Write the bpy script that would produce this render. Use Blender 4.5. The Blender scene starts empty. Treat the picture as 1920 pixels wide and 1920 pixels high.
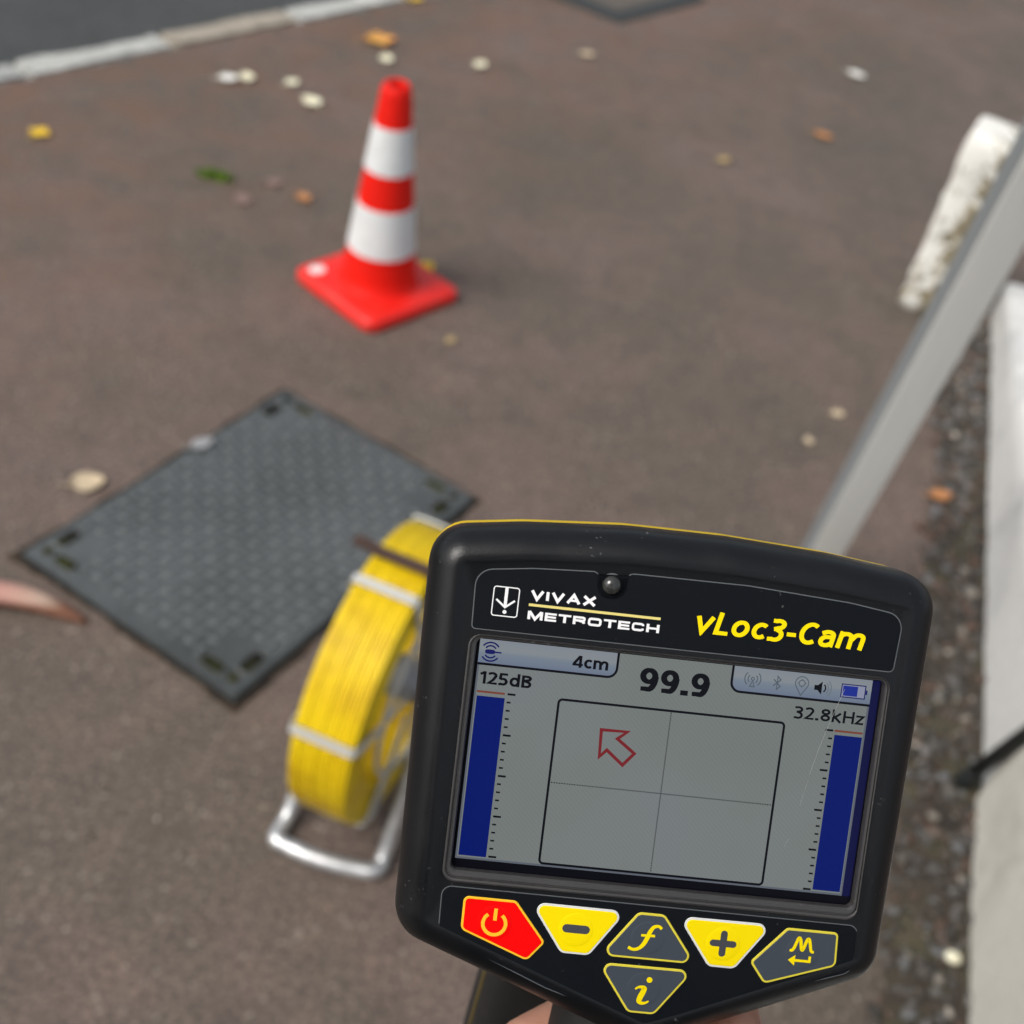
import bpy, bmesh, math, random
from mathutils import Vector, Matrix, noise

# ------------------------------------------------------------------ camera, sky, sun, exposure
sc = bpy.context.scene
COL = sc.collection
cam_d = bpy.data.cameras.new('camera')
cam = bpy.data.objects.new('camera', cam_d)
COL.objects.link(cam)
cam_d.sensor_width = 36.0
cam_d.lens = 43.125
cam_d.clip_start = 0.01
cam_d.clip_end = 2000.0
cam_d.dof.use_dof = True
cam_d.dof.focus_distance = 0.2925
cam_d.dof.aperture_fstop = 13.5
cam.matrix_world = Matrix(((0.9783, -0.2070, 0.0, 0.0),
                           (0.1358, 0.6416, -0.7549, 0.0),
                           (0.1563, 0.7385, 0.6558, 1.6),
                           (0, 0, 0, 1)))
# re-orthonormalise
_l, _q, _s = cam.matrix_world.decompose()
cam.rotation_mode = 'QUATERNION'
cam.matrix_world = Matrix.Translation((0, 0, 1.6)) @ _q.normalized().to_matrix().to_4x4()
sc.camera = cam

SUN_EL, SUN_AZ = math.radians(50), math.radians(-126)      # azimuth measured from +Y towards +X
world = bpy.data.worlds.new('World')
sc.world = world
world.use_nodes = True
wn = world.node_tree
for n in list(wn.nodes):
    wn.nodes.remove(n)
w_out = wn.nodes.new('ShaderNodeOutputWorld')
w_bg = wn.nodes.new('ShaderNodeBackground')
w_hs = wn.nodes.new('ShaderNodeHueSaturation')
w_sky = wn.nodes.new('ShaderNodeTexSky')
w_sky.sky_type = 'NISHITA'
w_sky.sun_disc = False
w_sky.sun_elevation = SUN_EL
w_sky.sun_rotation = SUN_AZ
w_sky.air_density = 1.2
w_sky.dust_density = 4.0
w_sky.ozone_density = 1.0
w_hs.inputs['Saturation'].default_value = 0.46           # overcast: the cloud layer greys the sky
w_bg.inputs['Strength'].default_value = 0.11
wn.links.new(w_sky.outputs[0], w_hs.inputs['Color'])
wn.links.new(w_hs.outputs[0], w_bg.inputs['Color'])
wn.links.new(w_bg.outputs[0], w_out.inputs[0])

sun_d = bpy.data.lights.new('sun', 'SUN')
sun_d.energy = 1.5
sun_d.angle = math.radians(28)
sun_d.color = (1.0, 0.97, 0.92)
sun = bpy.data.objects.new('sun', sun_d)
COL.objects.link(sun)
_sd = Vector((math.sin(SUN_AZ) * math.cos(SUN_EL), math.cos(SUN_AZ) * math.cos(SUN_EL), math.sin(SUN_EL)))
sun.rotation_euler = _sd.to_track_quat('Z', 'Y').to_euler()
sun.location = _sd * 20

sc.view_settings.view_transform = 'Standard'
sc.view_settings.look = 'None'
sc.view_settings.gamma = 1.0
sc.view_settings.use_curve_mapping = False
sc.view_settings.exposure = 0.35
sc.render.engine = 'CYCLES'
sc.cycles.use_denoising = True
try:
    sc.cycles.denoiser = 'OPENIMAGEDENOISE'
    sc.cycles.denoising_input_passes = 'RGB_ALBEDO_NORMAL'
except Exception:
    pass
sc.cycles.max_bounces = 4
sc.cycles.diffuse_bounces = 2
sc.cycles.glossy_bounces = 2
sc.cycles.use_adaptive_sampling = True
sc.cycles.adaptive_threshold = 0.02
sc.cycles.caustics_reflective = False
sc.cycles.caustics_refractive = False
random.seed(7)

# ------------------------------------------------------------------ materials
def lin(c):
    return tuple((v / 255 / 12.92 if v / 255 <= 0.04045 else ((v / 255 + 0.055) / 1.055) ** 2.4) for v in c)

MATS = {}
def base_mat(name, col, rough=0.6, spec=0.5, metal=0.0):
    m = bpy.data.materials.new(name)
    m.use_nodes = True
    b = m.node_tree.nodes['Principled BSDF']
    b.inputs['Base Color'].default_value = (*col, 1)
    b.inputs['Roughness'].default_value = rough
    b.inputs['Specular IOR Level'].default_value = spec
    b.inputs['Metallic'].default_value = metal
    MATS[name] = m
    return m, m.node_tree, b

def N(nt, typ, **kw):
    n = nt.nodes.new(typ)
    for k, v in kw.items():
        if k.startswith('i_'):
            n.inputs[k[2:].replace('_', ' ')].default_value = v
        else:
            setattr(n, k, v)
    return n

def coords(nt, obj=True):
    t = N(nt, 'ShaderNodeTexCoord')
    return t.outputs['Object' if obj else 'Generated']

def noise_n(nt, vec, scale, detail=4.0, rough=0.6, dist=0.0):
    n = N(nt, 'ShaderNodeTexNoise')
    n.inputs['Scale'].default_value = scale
    n.inputs['Detail'].default_value = detail
    n.inputs['Roughness'].default_value = rough
    n.inputs['Distortion'].default_value = dist
    nt.links.new(vec, n.inputs['Vector'])
    return n.outputs['Fac']

def ramp(nt, fac, stops):
    r = N(nt, 'ShaderNodeValToRGB')
    els = r.color_ramp.elements
    while len(els) < len(stops):
        els.new(0.5)
    for e, (p, c) in zip(els, stops):
        e.position = p
        e.color = (*c, 1) if len(c) == 3 else c
    nt.links.new(fac, r.inputs[0])
    return r.outputs[0]

def mix(nt, fac, a, b, mode='MIX'):
    m = N(nt, 'ShaderNodeMix', data_type='RGBA', blend_type=mode)
    for sock, v in ((m.inputs[0], fac), (m.inputs[6], a), (m.inputs[7], b)):
        if isinstance(v, (int, float)):
            sock.default_value = v
        elif isinstance(v, tuple):
            sock.default_value = (*v, 1) if len(v) == 3 else v
        else:
            nt.links.new(v, sock)
    return m.outputs[2]

def bump(nt, b, h, strength=0.3, dist=0.001):
    n = N(nt, 'ShaderNodeBump')
    n.inputs['Strength'].default_value = strength
    n.inputs['Distance'].default_value = dist
    nt.links.new(h, n.inputs['Height'])
    nt.links.new(n.outputs[0], b.inputs['Normal'])

W1 = (1, 1, 1); K0_ = (0, 0, 0)

# pavement: fine reddish-brown asphalt, worn, rust-stained towards the kerb and round the cover
m, nt, b = base_mat('pavement_asphalt', (.15, .12, .1), 0.65, 0.38)
v = coords(nt)
big = noise_n(nt, v, 1.6, 3, .6, .3)
mid = noise_n(nt, v, 11, 4, .7)
fine = noise_n(nt, v, 120, 1, .6)
c = ramp(nt, big, [(.34, (.106, .087, .070)), (.47, (.119, .094, .076)), (.53, (.130, .098, .081)), (.68, (.148, .110, .094))])
c = mix(nt, .55, c, ramp(nt, mid, [(.3, (.68, .69, .70)), (.5, (1, 1, 1)), (.72, (1.28, 1.22, 1.16))]), 'MULTIPLY')
c = mix(nt, .7, c, ramp(nt, fine, [(.3, (.4, .4, .4)), (.5, (.95, .95, .95)), (.70, (1.9, 1.82, 1.75))]), 'MULTIPLY')
vor = N(nt, 'ShaderNodeTexVoronoi')
vor.inputs['Scale'].default_value = 95
nt.links.new(v, vor.inputs['Vector'])
sep = N(nt, 'ShaderNodeSeparateColor')
nt.links.new(vor.outputs['Color'], sep.inputs[0])
chip = ramp(nt, sep.outputs[0], [(.90, K0_), (.97, W1)])
near = ramp(nt, vor.outputs['Distance'], [(.25, W1), (.45, K0_)])
chip = mix(nt, 1.0, chip, near, 'MULTIPLY')
c = mix(nt, chip, c, (.27, .23, .19))
# rust blotches
rn = noise_n(nt, v, 5.5, 4, .75, .6)
sx = N(nt, 'ShaderNodeSeparateXYZ'); nt.links.new(v, sx.inputs[0])
kd = N(nt, 'ShaderNodeMath', operation='MULTIPLY_ADD')       # distance from the kerb, metres
nt.links.new(sx.outputs['X'], kd.inputs[0]); kd.inputs[1].default_value = 0.8169
kd2 = N(nt, 'ShaderNodeMath', operation='MULTIPLY'); nt.links.new(sx.outputs['Y'], kd2.inputs[0]); kd2.inputs[1].default_value = -0.5768
nt.links.new(kd2.outputs[0], kd.inputs[2])
kd3 = N(nt, 'ShaderNodeMath', operation='ADD'); nt.links.new(kd.outputs[0], kd3.inputs[0]); kd3.inputs[1].default_value = 1.6574 * .8169 + 3.182 * .5768
kerbband = N(nt, 'ShaderNodeMapRange'); nt.links.new(kd3.outputs[0], kerbband.inputs[0])
kerbband.inputs[1].default_value = 1.6; kerbband.inputs[2].default_value = .1
kerbband.inputs[3].default_value = 0; kerbband.inputs[4].default_value = .75
rmask = ramp(nt, rn, [(.40, K0_), (.70, W1)])
rm = mix(nt, 1.0, rmask, kerbband.outputs[0], 'MULTIPLY')
c = mix(nt, rm, c, (.170, .085, .050))
nt.links.new(c, b.inputs['Base Color'])
bump(nt, b, fine, .7, .003)

m, nt, b = base_mat('road_asphalt', (.09, .092, .09), 0.85, 0.3)
v = coords(nt)
c = ramp(nt, noise_n(nt, v, 70, 4, .7), [(.3, (.042, .045, .046)), (.55, (.068, .072, .072)), (.75, (.10, .104, .102))])
c = mix(nt, .6, c, ramp(nt, noise_n(nt, v, 2.5, 4), [(.35, (.8, .8, .8)), (.65, (1.15, 1.15, 1.15))]), 'MULTIPLY')
nt.links.new(c, b.inputs['Base Color'])
bump(nt, b, noise_n(nt, v, 90, 3), .7, .004)

def granite(name, lo, mid_, hi):
    m, nt, b = base_mat(name, mid_, 0.8, 0.3)
    v = coords(nt)
    c = ramp(nt, noise_n(nt, v, 28, 6, .75), [(.3, lo), (.5, mid_), (.68, hi)])
    c = mix(nt, .7, c, ramp(nt, noise_n(nt, v, 150, 2), [(.3, (.6, .6, .6)), (.6, (1.1, 1.1, 1.1))]), 'MULTIPLY')
    nt.links.new(c, b.inputs['Base Color'])
    bump(nt, b, noise_n(nt, v, 60, 4), .6, .004)
granite('granite_pale', (.26, .27, .26), (.46, .46, .43), (.62, .62, .58))
granite('granite_tan', (.22, .19, .15), (.36, .32, .26), (.47, .42, .34))
granite('granite_grey', (.24, .24, .23), (.38, .39, .37), (.5, .5, .48))

m, nt, b = base_mat('bare_soil', (.09, .07, .055), 0.95, 0.2)
v = coords(nt)
c = ramp(nt, noise_n(nt, v, 9, 6, .7, .4), [(.3, (.034, .030, .026)), (.48, (.065, .054, .044)), (.6, (.08, .073, .045)), (.75, (.11, .082, .066))])
nt.links.new(c, b.inputs['Base Color'])
bump(nt, b, noise_n(nt, v, 60, 5), .9, .008)

m, nt, b = base_mat('gravel', (.2, .19, .18), 0.6, 0.4)
v = coords(nt)
at = N(nt, 'ShaderNodeAttribute', attribute_name='stone')
c = ramp(nt, at.outputs['Fac'], [(0, (.035, .032, .028)), (.3, (.075, .062, .05)), (.5, (.08, .076, .072)), (.62, (.11, .062, .042)), (.78, (.11, .10, .086)), (.92, (.145, .15, .16)), (.975, (.24, .215, .18)), (1, (.42, .39, .34))])
nt.links.new(c, b.inputs['Base Color'])

m, nt, b = base_mat('grit', (.3, .28, .26), 0.5, 0.5)
at = N(nt, 'ShaderNodeAttribute', attribute_name='stone')
c = ramp(nt, at.outputs['Fac'], [(0, (.09, .075, .062)), (.6, (.17, .14, .115)), (.93, (.26, .225, .19)), (1, (.6, .56, .5))])
nt.links.new(c, b.inputs['Base Color'])

def wall_paint(name, base, grime):
    m, nt, b = base_mat(name, base, 0.85, 0.25)
    v = coords(nt)
    g1 = ramp(nt, noise_n(nt, v, 5, 5, .65, .5), [(.5, K0_), (.72, W1)])
    c = mix(nt, g1, base, grime)
    c = mix(nt, .5, c, ramp(nt, noise_n(nt, v, 45, 4), [(.3, (.86, .86, .85)), (.6, (1.03, 1.03, 1.03))]), 'MULTIPLY')
    nt.links.new(c, b.inputs['Base Color'])
    bump(nt, b, noise_n(nt, v, 90, 4), .4, .003)
wall_paint('wall_white', (.70, .70, .68), (.46, .47, .47))
wall_paint('wall_cream', (.65, .635, .575), (.50, .485, .43))

m, nt, b = base_mat('flaking_white_paint', (.7, .7, .66), 0.85, 0.25)
v = coords(nt)
sz = N(nt, 'ShaderNodeSeparateXYZ'); nt.links.new(v, sz.inputs[0])
nz = noise_n(nt, v, 26, 5, .75, .5)
ad = N(nt, 'ShaderNodeMath', operation='MULTIPLY_ADD'); nt.links.new(sz.outputs['Z'], ad.inputs[0]); ad.inputs[1].default_value = -.34; ad.inputs[2].default_value = .09
ad2 = N(nt, 'ShaderNodeMath', operation='ADD'); nt.links.new(nz, ad2.inputs[0]); nt.links.new(ad.outputs[0], ad2.inputs[1])
ad3 = N(nt, 'ShaderNodeMath', operation='MULTIPLY_ADD'); nt.links.new(sz.outputs['X'], ad3.inputs[0]); ad3.inputs[1].default_value = 2.4; nt.links.new(ad2.outputs[0], ad3.inputs[2])
flake = ramp(nt, ad3.outputs[0], [(.455, K0_), (.56, W1)])
under = ramp(nt, noise_n(nt, v, 30, 4), [(.35, (.10, .085, .045)), (.55, (.28, .23, .14)), (.7, (.42, .38, .27))])
c = mix(nt, flake, (.86, .85, .79), under)
nt.links.new(c, b.inputs['Base Color'])
bump(nt, b, nz, .8, .012)

m, nt, b = base_mat('cone_red', (.78, .012, .006), 0.5, 0.2)
v = coords(nt)
c = mix(nt, ramp(nt, noise_n(nt, v, 14, 5, .7), [(.55, K0_), (.8, (.35, .35, .35))]), (.80, .013, .006), (.55, .05, .03))
nt.links.new(c, b.inputs['Base Color'])
m, nt, b = base_mat('cone_base_red', (.80, .014, .007), .42, .55)
v = coords(nt)
c = mix(nt, ramp(nt, noise_n(nt, v, 18, 5, .7), [(.5, K0_), (.75, (.6, .6, .6))]), (.80, .014, .007), (.50, .06, .04))
nt.links.new(c, b.inputs['Base Color'])
m, nt, b = base_mat('reflective_white', (.74, .76, .76), 0.45, 0.5)
v = coords(nt)
c = mix(nt, ramp(nt, noise_n(nt, v, 20, 5, .7), [(.5, K0_), (.8, (.5, .5, .5))]), (.76, .78, .78), (.52, .52, .5))
nt.links.new(c, b.inputs['Base Color'])
base_mat('patch_white', (.78, .76, .74), .6)

m, nt, b = base_mat('cover_iron', (.12, .13, .13), 0.5, 0.45)
v = coords(nt)
c = ramp(nt, noise_n(nt, v, 4, 5, .6, .4), [(.35, (.054, .060, .060)), (.6, (.088, .097, .099))])
c = mix(nt, .6, c, ramp(nt, noise_n(nt, v, 60, 4), [(.3, (.7, .7, .7)), (.65, (1.2, 1.2, 1.2))]), 'MULTIPLY')
nt.links.new(c, b.inputs['Base Color'])
m, nt, b = base_mat('cover_stud', (.138, .150, .150), 0.34, 0.65)
m, nt, b = base_mat('cover_slot_dirt', (.02, .018, .012), 0.95, 0.1)
v = coords(nt)
c = ramp(nt, noise_n(nt, v, 26, 4), [(.4, (.012, .011, .01)), (.58, (.035, .04, .012)), (.75, (.075, .05, .03))])
nt.links.new(c, b.inputs['Base Color'])
m, nt, b = base_mat('rust_dirt', (.09, .055, .035), 0.95, 0.15)
v = coords(nt)
c = ramp(nt, noise_n(nt, v, 16, 6, .7), [(.35, (.022, .018, .015)), (.52, (.05, .038, .028)), (.68, (.11, .052, .026)), (.8, (.085, .07, .055))])
nt.links.new(c, b.inputs['Base Color'])
bump(nt, b, noise_n(nt, v, 80, 4), .8, .006)
m, nt, b = base_mat('old_cover_fill', (.115, .10, .085), .85, .3)
base_mat('joint_black', (.016, .016, .015), .95, .1)
base_mat('old_cover_frame', (.038, .042, .042), .7, .4)

m, nt, b = base_mat('yellow_cable', (.80, .56, .004), 0.4, 0.5)
v = coords(nt)
c = ramp(nt, noise_n(nt, v, 12, 5, .6), [(.35, (.66, .42, .004)), (.55, (.84, .60, .004)), (.75, (.88, .66, .01))])
nt.links.new(c, b.inputs['Base Color'])
m, nt, b = base_mat('galvanised_tube', (.62, .63, .63), 0.38, 0.5, 0.75)
v = coords(nt)
c = ramp(nt, noise_n(nt, v, 30, 4), [(.35, (.45, .46, .47)), (.6, (.72, .73, .73))])
nt.links.new(c, b.inputs['Base Color'])
base_mat('cage_steel', (.60, .60, .57), 0.5, 0.5, .3)
base_mat('hub_grey', (.27, .28, .30), 0.5, 0.5, .3)
base_mat('brown_leather', (.075, .045, .036), 0.7, 0.3)
m, nt, b = base_mat('brushed_aluminium', (.55, .56, .55), 0.5, 0.5, .1)
v = coords(nt)
mp = N(nt, 'ShaderNodeMapping'); mp.inputs['Scale'].default_value = (60, 60, 2.0); nt.links.new(v, mp.inputs[0])
c = ramp(nt, noise_n(nt, mp.outputs[0], 3, 4), [(.3, (.80, .82, .79)), (.6, (.86, .87, .84))])
nt.links.new(c, b.inputs['Base Color'])
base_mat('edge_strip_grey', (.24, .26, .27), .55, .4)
base_mat('black_rubber', (.02, .024, .024), 0.6, 0.4)

# ---- locator materials
def black_plastic(name, col, rough, grain, spec=.5, flecks=.66):
    m, nt, b = base_mat(name, col, rough, spec)
    v = coords(nt)
    fl = noise_n(nt, v, 900, 2, .5)
    cl = noise_n(nt, v, 70, 3, .6)
    msk = mix(nt, 1.0, ramp(nt, fl, [(flecks, K0_), (flecks + .06, W1)]), ramp(nt, cl, [(.56, K0_), (.70, W1)]), 'MULTIPLY')
    c = mix(nt, msk, col, (.16, .16, .155))
    nt.links.new(c, b.inputs['Base Color'])
    rr = ramp(nt, noise_n(nt, v, 55, 4), [(.35, (rough - .07,) * 3), (.65, (rough + .08,) * 3)])
    nt.links.new(rr, b.inputs['Roughness'])
    bump(nt, b, noise_n(nt, v, grain, 2), .18, .0002)
black_plastic('housing_black', (.006, .0066, .0075), .34, 1700, .36)
black_plastic('panel_black', (.005, .0065, .009), .5, 1200, .12, .7)
black_plastic('bezel_black', (.045, .043, .042), .36, 1500, .7, .62)
black_plastic('handle_black', (.012, .012, .012), .6, 800, .4)
base_mat('rear_yellow', (.85, .58, .003), .45)
base_mat('stripe_shaded_yellow', (.07, .05, .008), .5)  # yellow stripe with its shade mixed into the colour
base_mat('edge_grey', (.10, .11, .115), .5)
base_mat('print_white', (.88, .88, .88), .5, .3)
base_mat('print_yellow', (.95, .74, .002), .5, .1)
base_mat('print_pale_yellow', (.80, .68, .22), .5, .3)
base_mat('key_red', (.95, .002, .002), .42, .12)
base_mat('key_orange_line', (.95, .55, .03), .45, .12)
base_mat('key_yellow', (.95, .74, .001), .42, .12)
base_mat('key_white_line', (.72, .73, .71), .45, .12)
base_mat('key_grey', (.055, .068, .085), .45, .15)
base_mat('key_yellow_line', (.75, .64, .06), .45, .12)
base_mat('key_symbol_dark', (.06, .062, .07), .5, .3)
m, nt, b = base_mat('lamp_dome', (.035, .036, .033), .10, .5)
b.inputs['Coat Weight'].default_value = .5
b.inputs['Coat Roughness'].default_value = .15

def lcd(name, e, strength=.74, grid=False):
    m, nt, b = base_mat(name, (.003, .003, .004), .25, .10)
    b.inputs['Emission Color'].default_value = (*lin(e), 1)
    b.inputs['Emission Strength'].default_value = strength
    if grid:                                             # pixel structure and backlight unevenness of the panel
        v = coords(nt)
        wv = N(nt, 'ShaderNodeTexWave', wave_type='BANDS', bands_direction='DIAGONAL')
        wv.inputs['Scale'].default_value = 520; wv.inputs['Distortion'].default_value = .4
        nt.links.new(v, wv.inputs['Vector'])
        g_ = ramp(nt, wv.outputs['Fac'], [(0, (.965, .965, .97)), (1, (1.03, 1.03, 1.03))])
        u_ = ramp(nt, noise_n(nt, v, 22, 2), [(.3, (.93, .95, .93)), (.5, (1, 1, 1)), (.7, (1.03, 1.01, 1.08))])
        c = mix(nt, 1, mix(nt, 1, lin(e), g_, 'MULTIPLY'), u_, 'MULTIPLY')
        nt.links.new(c, b.inputs['Emission Color'])
lcd('lcd_field', (126, 132, 130), .64, True)
lcd('lcd_black', (6, 8, 14))
lcd('lcd_ink_grey', (84, 94, 104))
lcd('lcd_ink_pale', (104, 114, 122))
lcd('lcd_blue', (0, 22, 104))
lcd('lcd_icon_blue', (20, 26, 92))
lcd('lcd_battery_blue', (30, 46, 140))
lcd('lcd_battery_white', (138, 142, 165))
lcd('lcd_red', (118, 34, 38))
lcd('lcd_bar_top', (120, 66, 50))
lcd('lcd_edge_blue', (12, 14, 62))
lcd('lcd_rim', (92, 98, 108))
m, nt, b = base_mat('lcd_tab', (.003, .003, .004), .25, .10)      # the tab's own two-tone fill
t = N(nt, 'ShaderNodeTexCoord'); s_ = N(nt, 'ShaderNodeSeparateXYZ'); nt.links.new(t.outputs['Generated'], s_.inputs[0])
c = ramp(nt, s_.outputs['Y'], [(0, lin((106, 118, 140))), (.45, lin((120, 131, 145))), (.6, lin((134, 141, 146))), (1, lin((132, 138, 146)))])
nt.links.new(c, b.inputs['Emission Color']); b.inputs['Emission Strength'].default_value = .72
base_mat('lcd_well', (.003, .003, .006), .3, .12)
base_mat('scratch', (.30, .31, .30), .6, .3)

m, nt, b = base_mat('skin', (.46, .235, .165), .5, .4)
v = coords(nt)
c = ramp(nt, noise_n(nt, v, 60, 5, .6), [(.3, (.38, .17, .115)), (.5, (.47, .24, .17)), (.7, (.53, .30, .22))])
nt.links.new(c, b.inputs['Base Color'])
b.inputs['Subsurface Weight'].default_value = .15
b.inputs['Subsurface Radius'].default_value = (.01, .004, .002)
bump(nt, b, noise_n(nt, v, 500, 3), .2, .0006)
base_mat('sleeve_cloth', (.03, .034, .05), .9, .2)
base_mat('trouser_cloth', (.05, .055, .07), .9, .2)
base_mat('hair_dark', (.03, .02, .014), .7, .3)
base_mat('phone_dark', (.02, .02, .022), .35, .5)

# ------------------------------------------------------------------ mesh helpers
def link(name, me, mat=None, parent=None, smooth=False):
    o = bpy.data.objects.new(name, me)
    COL.objects.link(o)
    if mat:
        if me.materials:
            me.materials[0] = MATS[mat]
        else:
            me.materials.append(MATS[mat])
    if smooth:
        me.polygons.foreach_set('use_smooth', [True] * len(me.polygons))
    if parent is not None:
        o.parent = parent
    return o

def from_bm(name, bm, mat, parent=None, smooth=False, fix=True):
    if fix:
        bmesh.ops.recalc_face_normals(bm, faces=bm.faces[:])
    me = bpy.data.meshes.new(name)
    bm.to_mesh(me)
    bm.free()
    return link(name, me, mat, parent, smooth)

def from_py(name, vs, fs, mat, parent=None, smooth=False):
    me = bpy.data.meshes.new(name)
    me.from_pydata(vs, [], fs)
    me.update()
    return link(name, me, mat, parent, smooth)

def auto_smooth(o, ang=35):
    me = o.data
    bm = bmesh.new(); bm.from_mesh(me)
    for e in bm.edges:
        e.smooth = not (len(e.link_faces) == 2 and e.calc_face_angle(0) > math.radians(ang))
    bm.to_mesh(me); bm.free()
    me.polygons.foreach_set('use_smooth', [True] * len(me.polygons))

def tag(o, label=None, cat=None, group=None, kind=None):
    if label: o['label'] = label
    if cat: o['category'] = cat
    if group: o['group'] = group
    if kind: o['kind'] = kind
    return o

def empty(name, loc=(0, 0, 0), rz=0):
    o = bpy.data.objects.new(name, None)
    COL.objects.link(o)
    o.location = loc
    o.rotation_euler = (0, 0, rz)
    return o

def bm_box(bm, cx, cy, cz, sx, sy, sz, M=None):
    vs = []
    for dx, dy, dz in ((-1, -1, -1), (1, -1, -1), (1, 1, -1), (-1, 1, -1), (-1, -1, 1), (1, -1, 1), (1, 1, 1), (-1, 1, 1)):
        p = Vector((cx + dx * sx / 2, cy + dy * sy / 2, cz + dz * sz / 2))
        vs.append(bm.verts.new(M @ p if M else p))
    for f in ((0, 3, 2, 1), (4, 5, 6, 7), (0, 1, 5, 4), (1, 2, 6, 5), (2, 3, 7, 6), (3, 0, 4, 7)):
        bm.faces.new([vs[i] for i in f])
    return vs

def box_obj(name, c, s, mat, parent=None, bevel=0.0, seg=2, M=None):
    bm = bmesh.new()
    bm_box(bm, *c, *s, M)
    if bevel:
        bmesh.ops.bevel(bm, geom=bm.edges[:], offset=bevel, segments=seg, affect='EDGES', profile=.6)
    o = from_bm(name, bm, mat, parent)
    if bevel:
        auto_smooth(o, 50)
    return o

def tube(bm, pts, r, n=10, closed=False, caps=True):
    pts = [Vector(p) for p in pts]
    rings = []
    ref = None
    for i, p in enumerate(pts):
        if closed:
            d = pts[(i + 1) % len(pts)] - pts[i - 1]
        else:
            d = pts[min(i + 1, len(pts) - 1)] - pts[max(i - 1, 0)]
        d.normalize()
        if ref is None:
            ref = Vector((0, 0, 1)) if abs(d.z) < .9 else Vector((1, 0, 0))
        u = (ref - d * ref.dot(d))
        if u.length < 1e-5:
            u = d.orthogonal()
        u.normalize()
        ref = u
        w = d.cross(u)
        rr = r[i] if isinstance(r, (list, tuple)) else r
        rings.append([bm.verts.new(p + (u * math.cos(a) + w * math.sin(a)) * rr) for a in [2 * math.pi * k / n for k in range(n)]])
    m = len(rings)
    for i in range(m if closed else m - 1):
        A, B_ = rings[i], rings[(i + 1) % m]
        for k in range(n):
            bm.faces.new((A[k], A[(k + 1) % n], B_[(k + 1) % n], B_[k]))
    if caps and not closed:
        bm.faces.new(rings[0][::-1])
        bm.faces.new(rings[-1])

def smooth_path(pts, n=6):
    pts = [Vector(p) for p in pts]
    P = [pts[0]] + pts + [pts[-1]]
    out = []
    for i in range(1, len(P) - 2):
        for k in range(n):
            t = k / n
            a, b_, c_, d = P[i - 1], P[i], P[i + 1], P[i + 2]
            out.append(.5 * ((2 * b_) + (c_ - a) * t + (2 * a - 5 * b_ + 4 * c_ - d) * t * t + (3 * b_ - a - 3 * c_ + d) * t ** 3))
    out.append(pts[-1])
    return out

def rounded(verts, radii, inset=0.0, seg=6, rmin=.25):
    """Rounded polygon (counter-clockwise) offset inwards by inset; same vertex count for every inset."""
    n = len(verts)
    V = [Vector((*p, 0)).to_2d() for p in verts]
    area = sum(V[i].x * V[(i + 1) % n].y - V[(i + 1) % n].x * V[i].y for i in range(n))
    if area < 0:
        V = V[::-1]
        radii = list(radii)[::-1] if not isinstance(radii, (int, float)) else radii
    R = [radii] * n if isinstance(radii, (int, float)) else list(radii)
    lines = []
    for i in range(n):
        d = (V[(i + 1) % n] - V[i]).normalized()
        nn = Vector((-d.y, d.x))
        lines.append((V[i] + nn * inset, d))
    C = []
    for i in range(n):
        p, d = lines[i - 1]
        q, e = lines[i]
        den = d.x * e.y - d.y * e.x
        if abs(den) < 1e-6:
            C.append(q.copy())
        else:
            w = q - p
            C.append(p + d * ((w.x * e.y - w.y * e.x) / den))
    out = []
    for i in range(n):
        a, b_, c_ = C[i - 1], C[i], C[(i + 1) % n]
        d1 = (a - b_).normalized(); d2 = (c_ - b_).normalized()
        ang = d1.angle(d2)
        r = max(R[i] - inset, min(rmin, R[i]))
        t = r / math.tan(ang / 2)
        t = min(t, .48 * (a - b_).length, .48 * (c_ - b_).length)
        for k in range(seg + 1):                    # quadratic corner
            s = k / seg
            p0 = b_ + d1 * t; p2 = b_ + d2 * t
            out.append(p0 * (1 - s) ** 2 + b_ * 2 * s * (1 - s) + p2 * s * s if seg < 4 else _arc(p0, b_, p2, s, ang))
    return out

def _arc(p0, c, p2, s, ang):
    w = math.sin(ang / 2)
    k0, k1, k2 = (1 - s) ** 2, 2 * s * (1 - s) * w, s * s
    return (p0 * k0 + c * k1 + p2 * k2) / (k0 + k1 + k2)

MM = .001
def loft(name, rings, mat, parent, cap_top=True, cap_bot=False, sm=40):
    """rings: list of (points2d in mm, z in mm)"""
    bm = bmesh.new()
    R = [[bm.verts.new((p.x * MM, p.y * MM, z * MM)) for p in pts] for pts, z in rings]
    for A, B_ in zip(R, R[1:]):
        n = len(A)
        for k in range(n):
            bm.faces.new((A[k], A[(k + 1) % n], B_[(k + 1) % n], B_[k]))
    if cap_top: bm.faces.new(R[-1])
    if cap_bot: bm.faces.new(R[0][::-1])
    bmesh.ops.triangulate(bm, faces=[f for f in bm.faces if len(f.verts) > 4])
    o = from_bm(name, bm, mat, parent)
    auto_smooth(o, sm)
    return o

def plate(name, verts, radii, z0, z1, mat, parent, bev=.15, inset=0.0, seg=6):
    return loft(name, [(rounded(verts, radii, inset, seg), z0), (rounded(verts, radii, inset, seg), z1 - bev), (rounded(verts, radii, inset + bev, seg), z1)], mat, parent)

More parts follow.
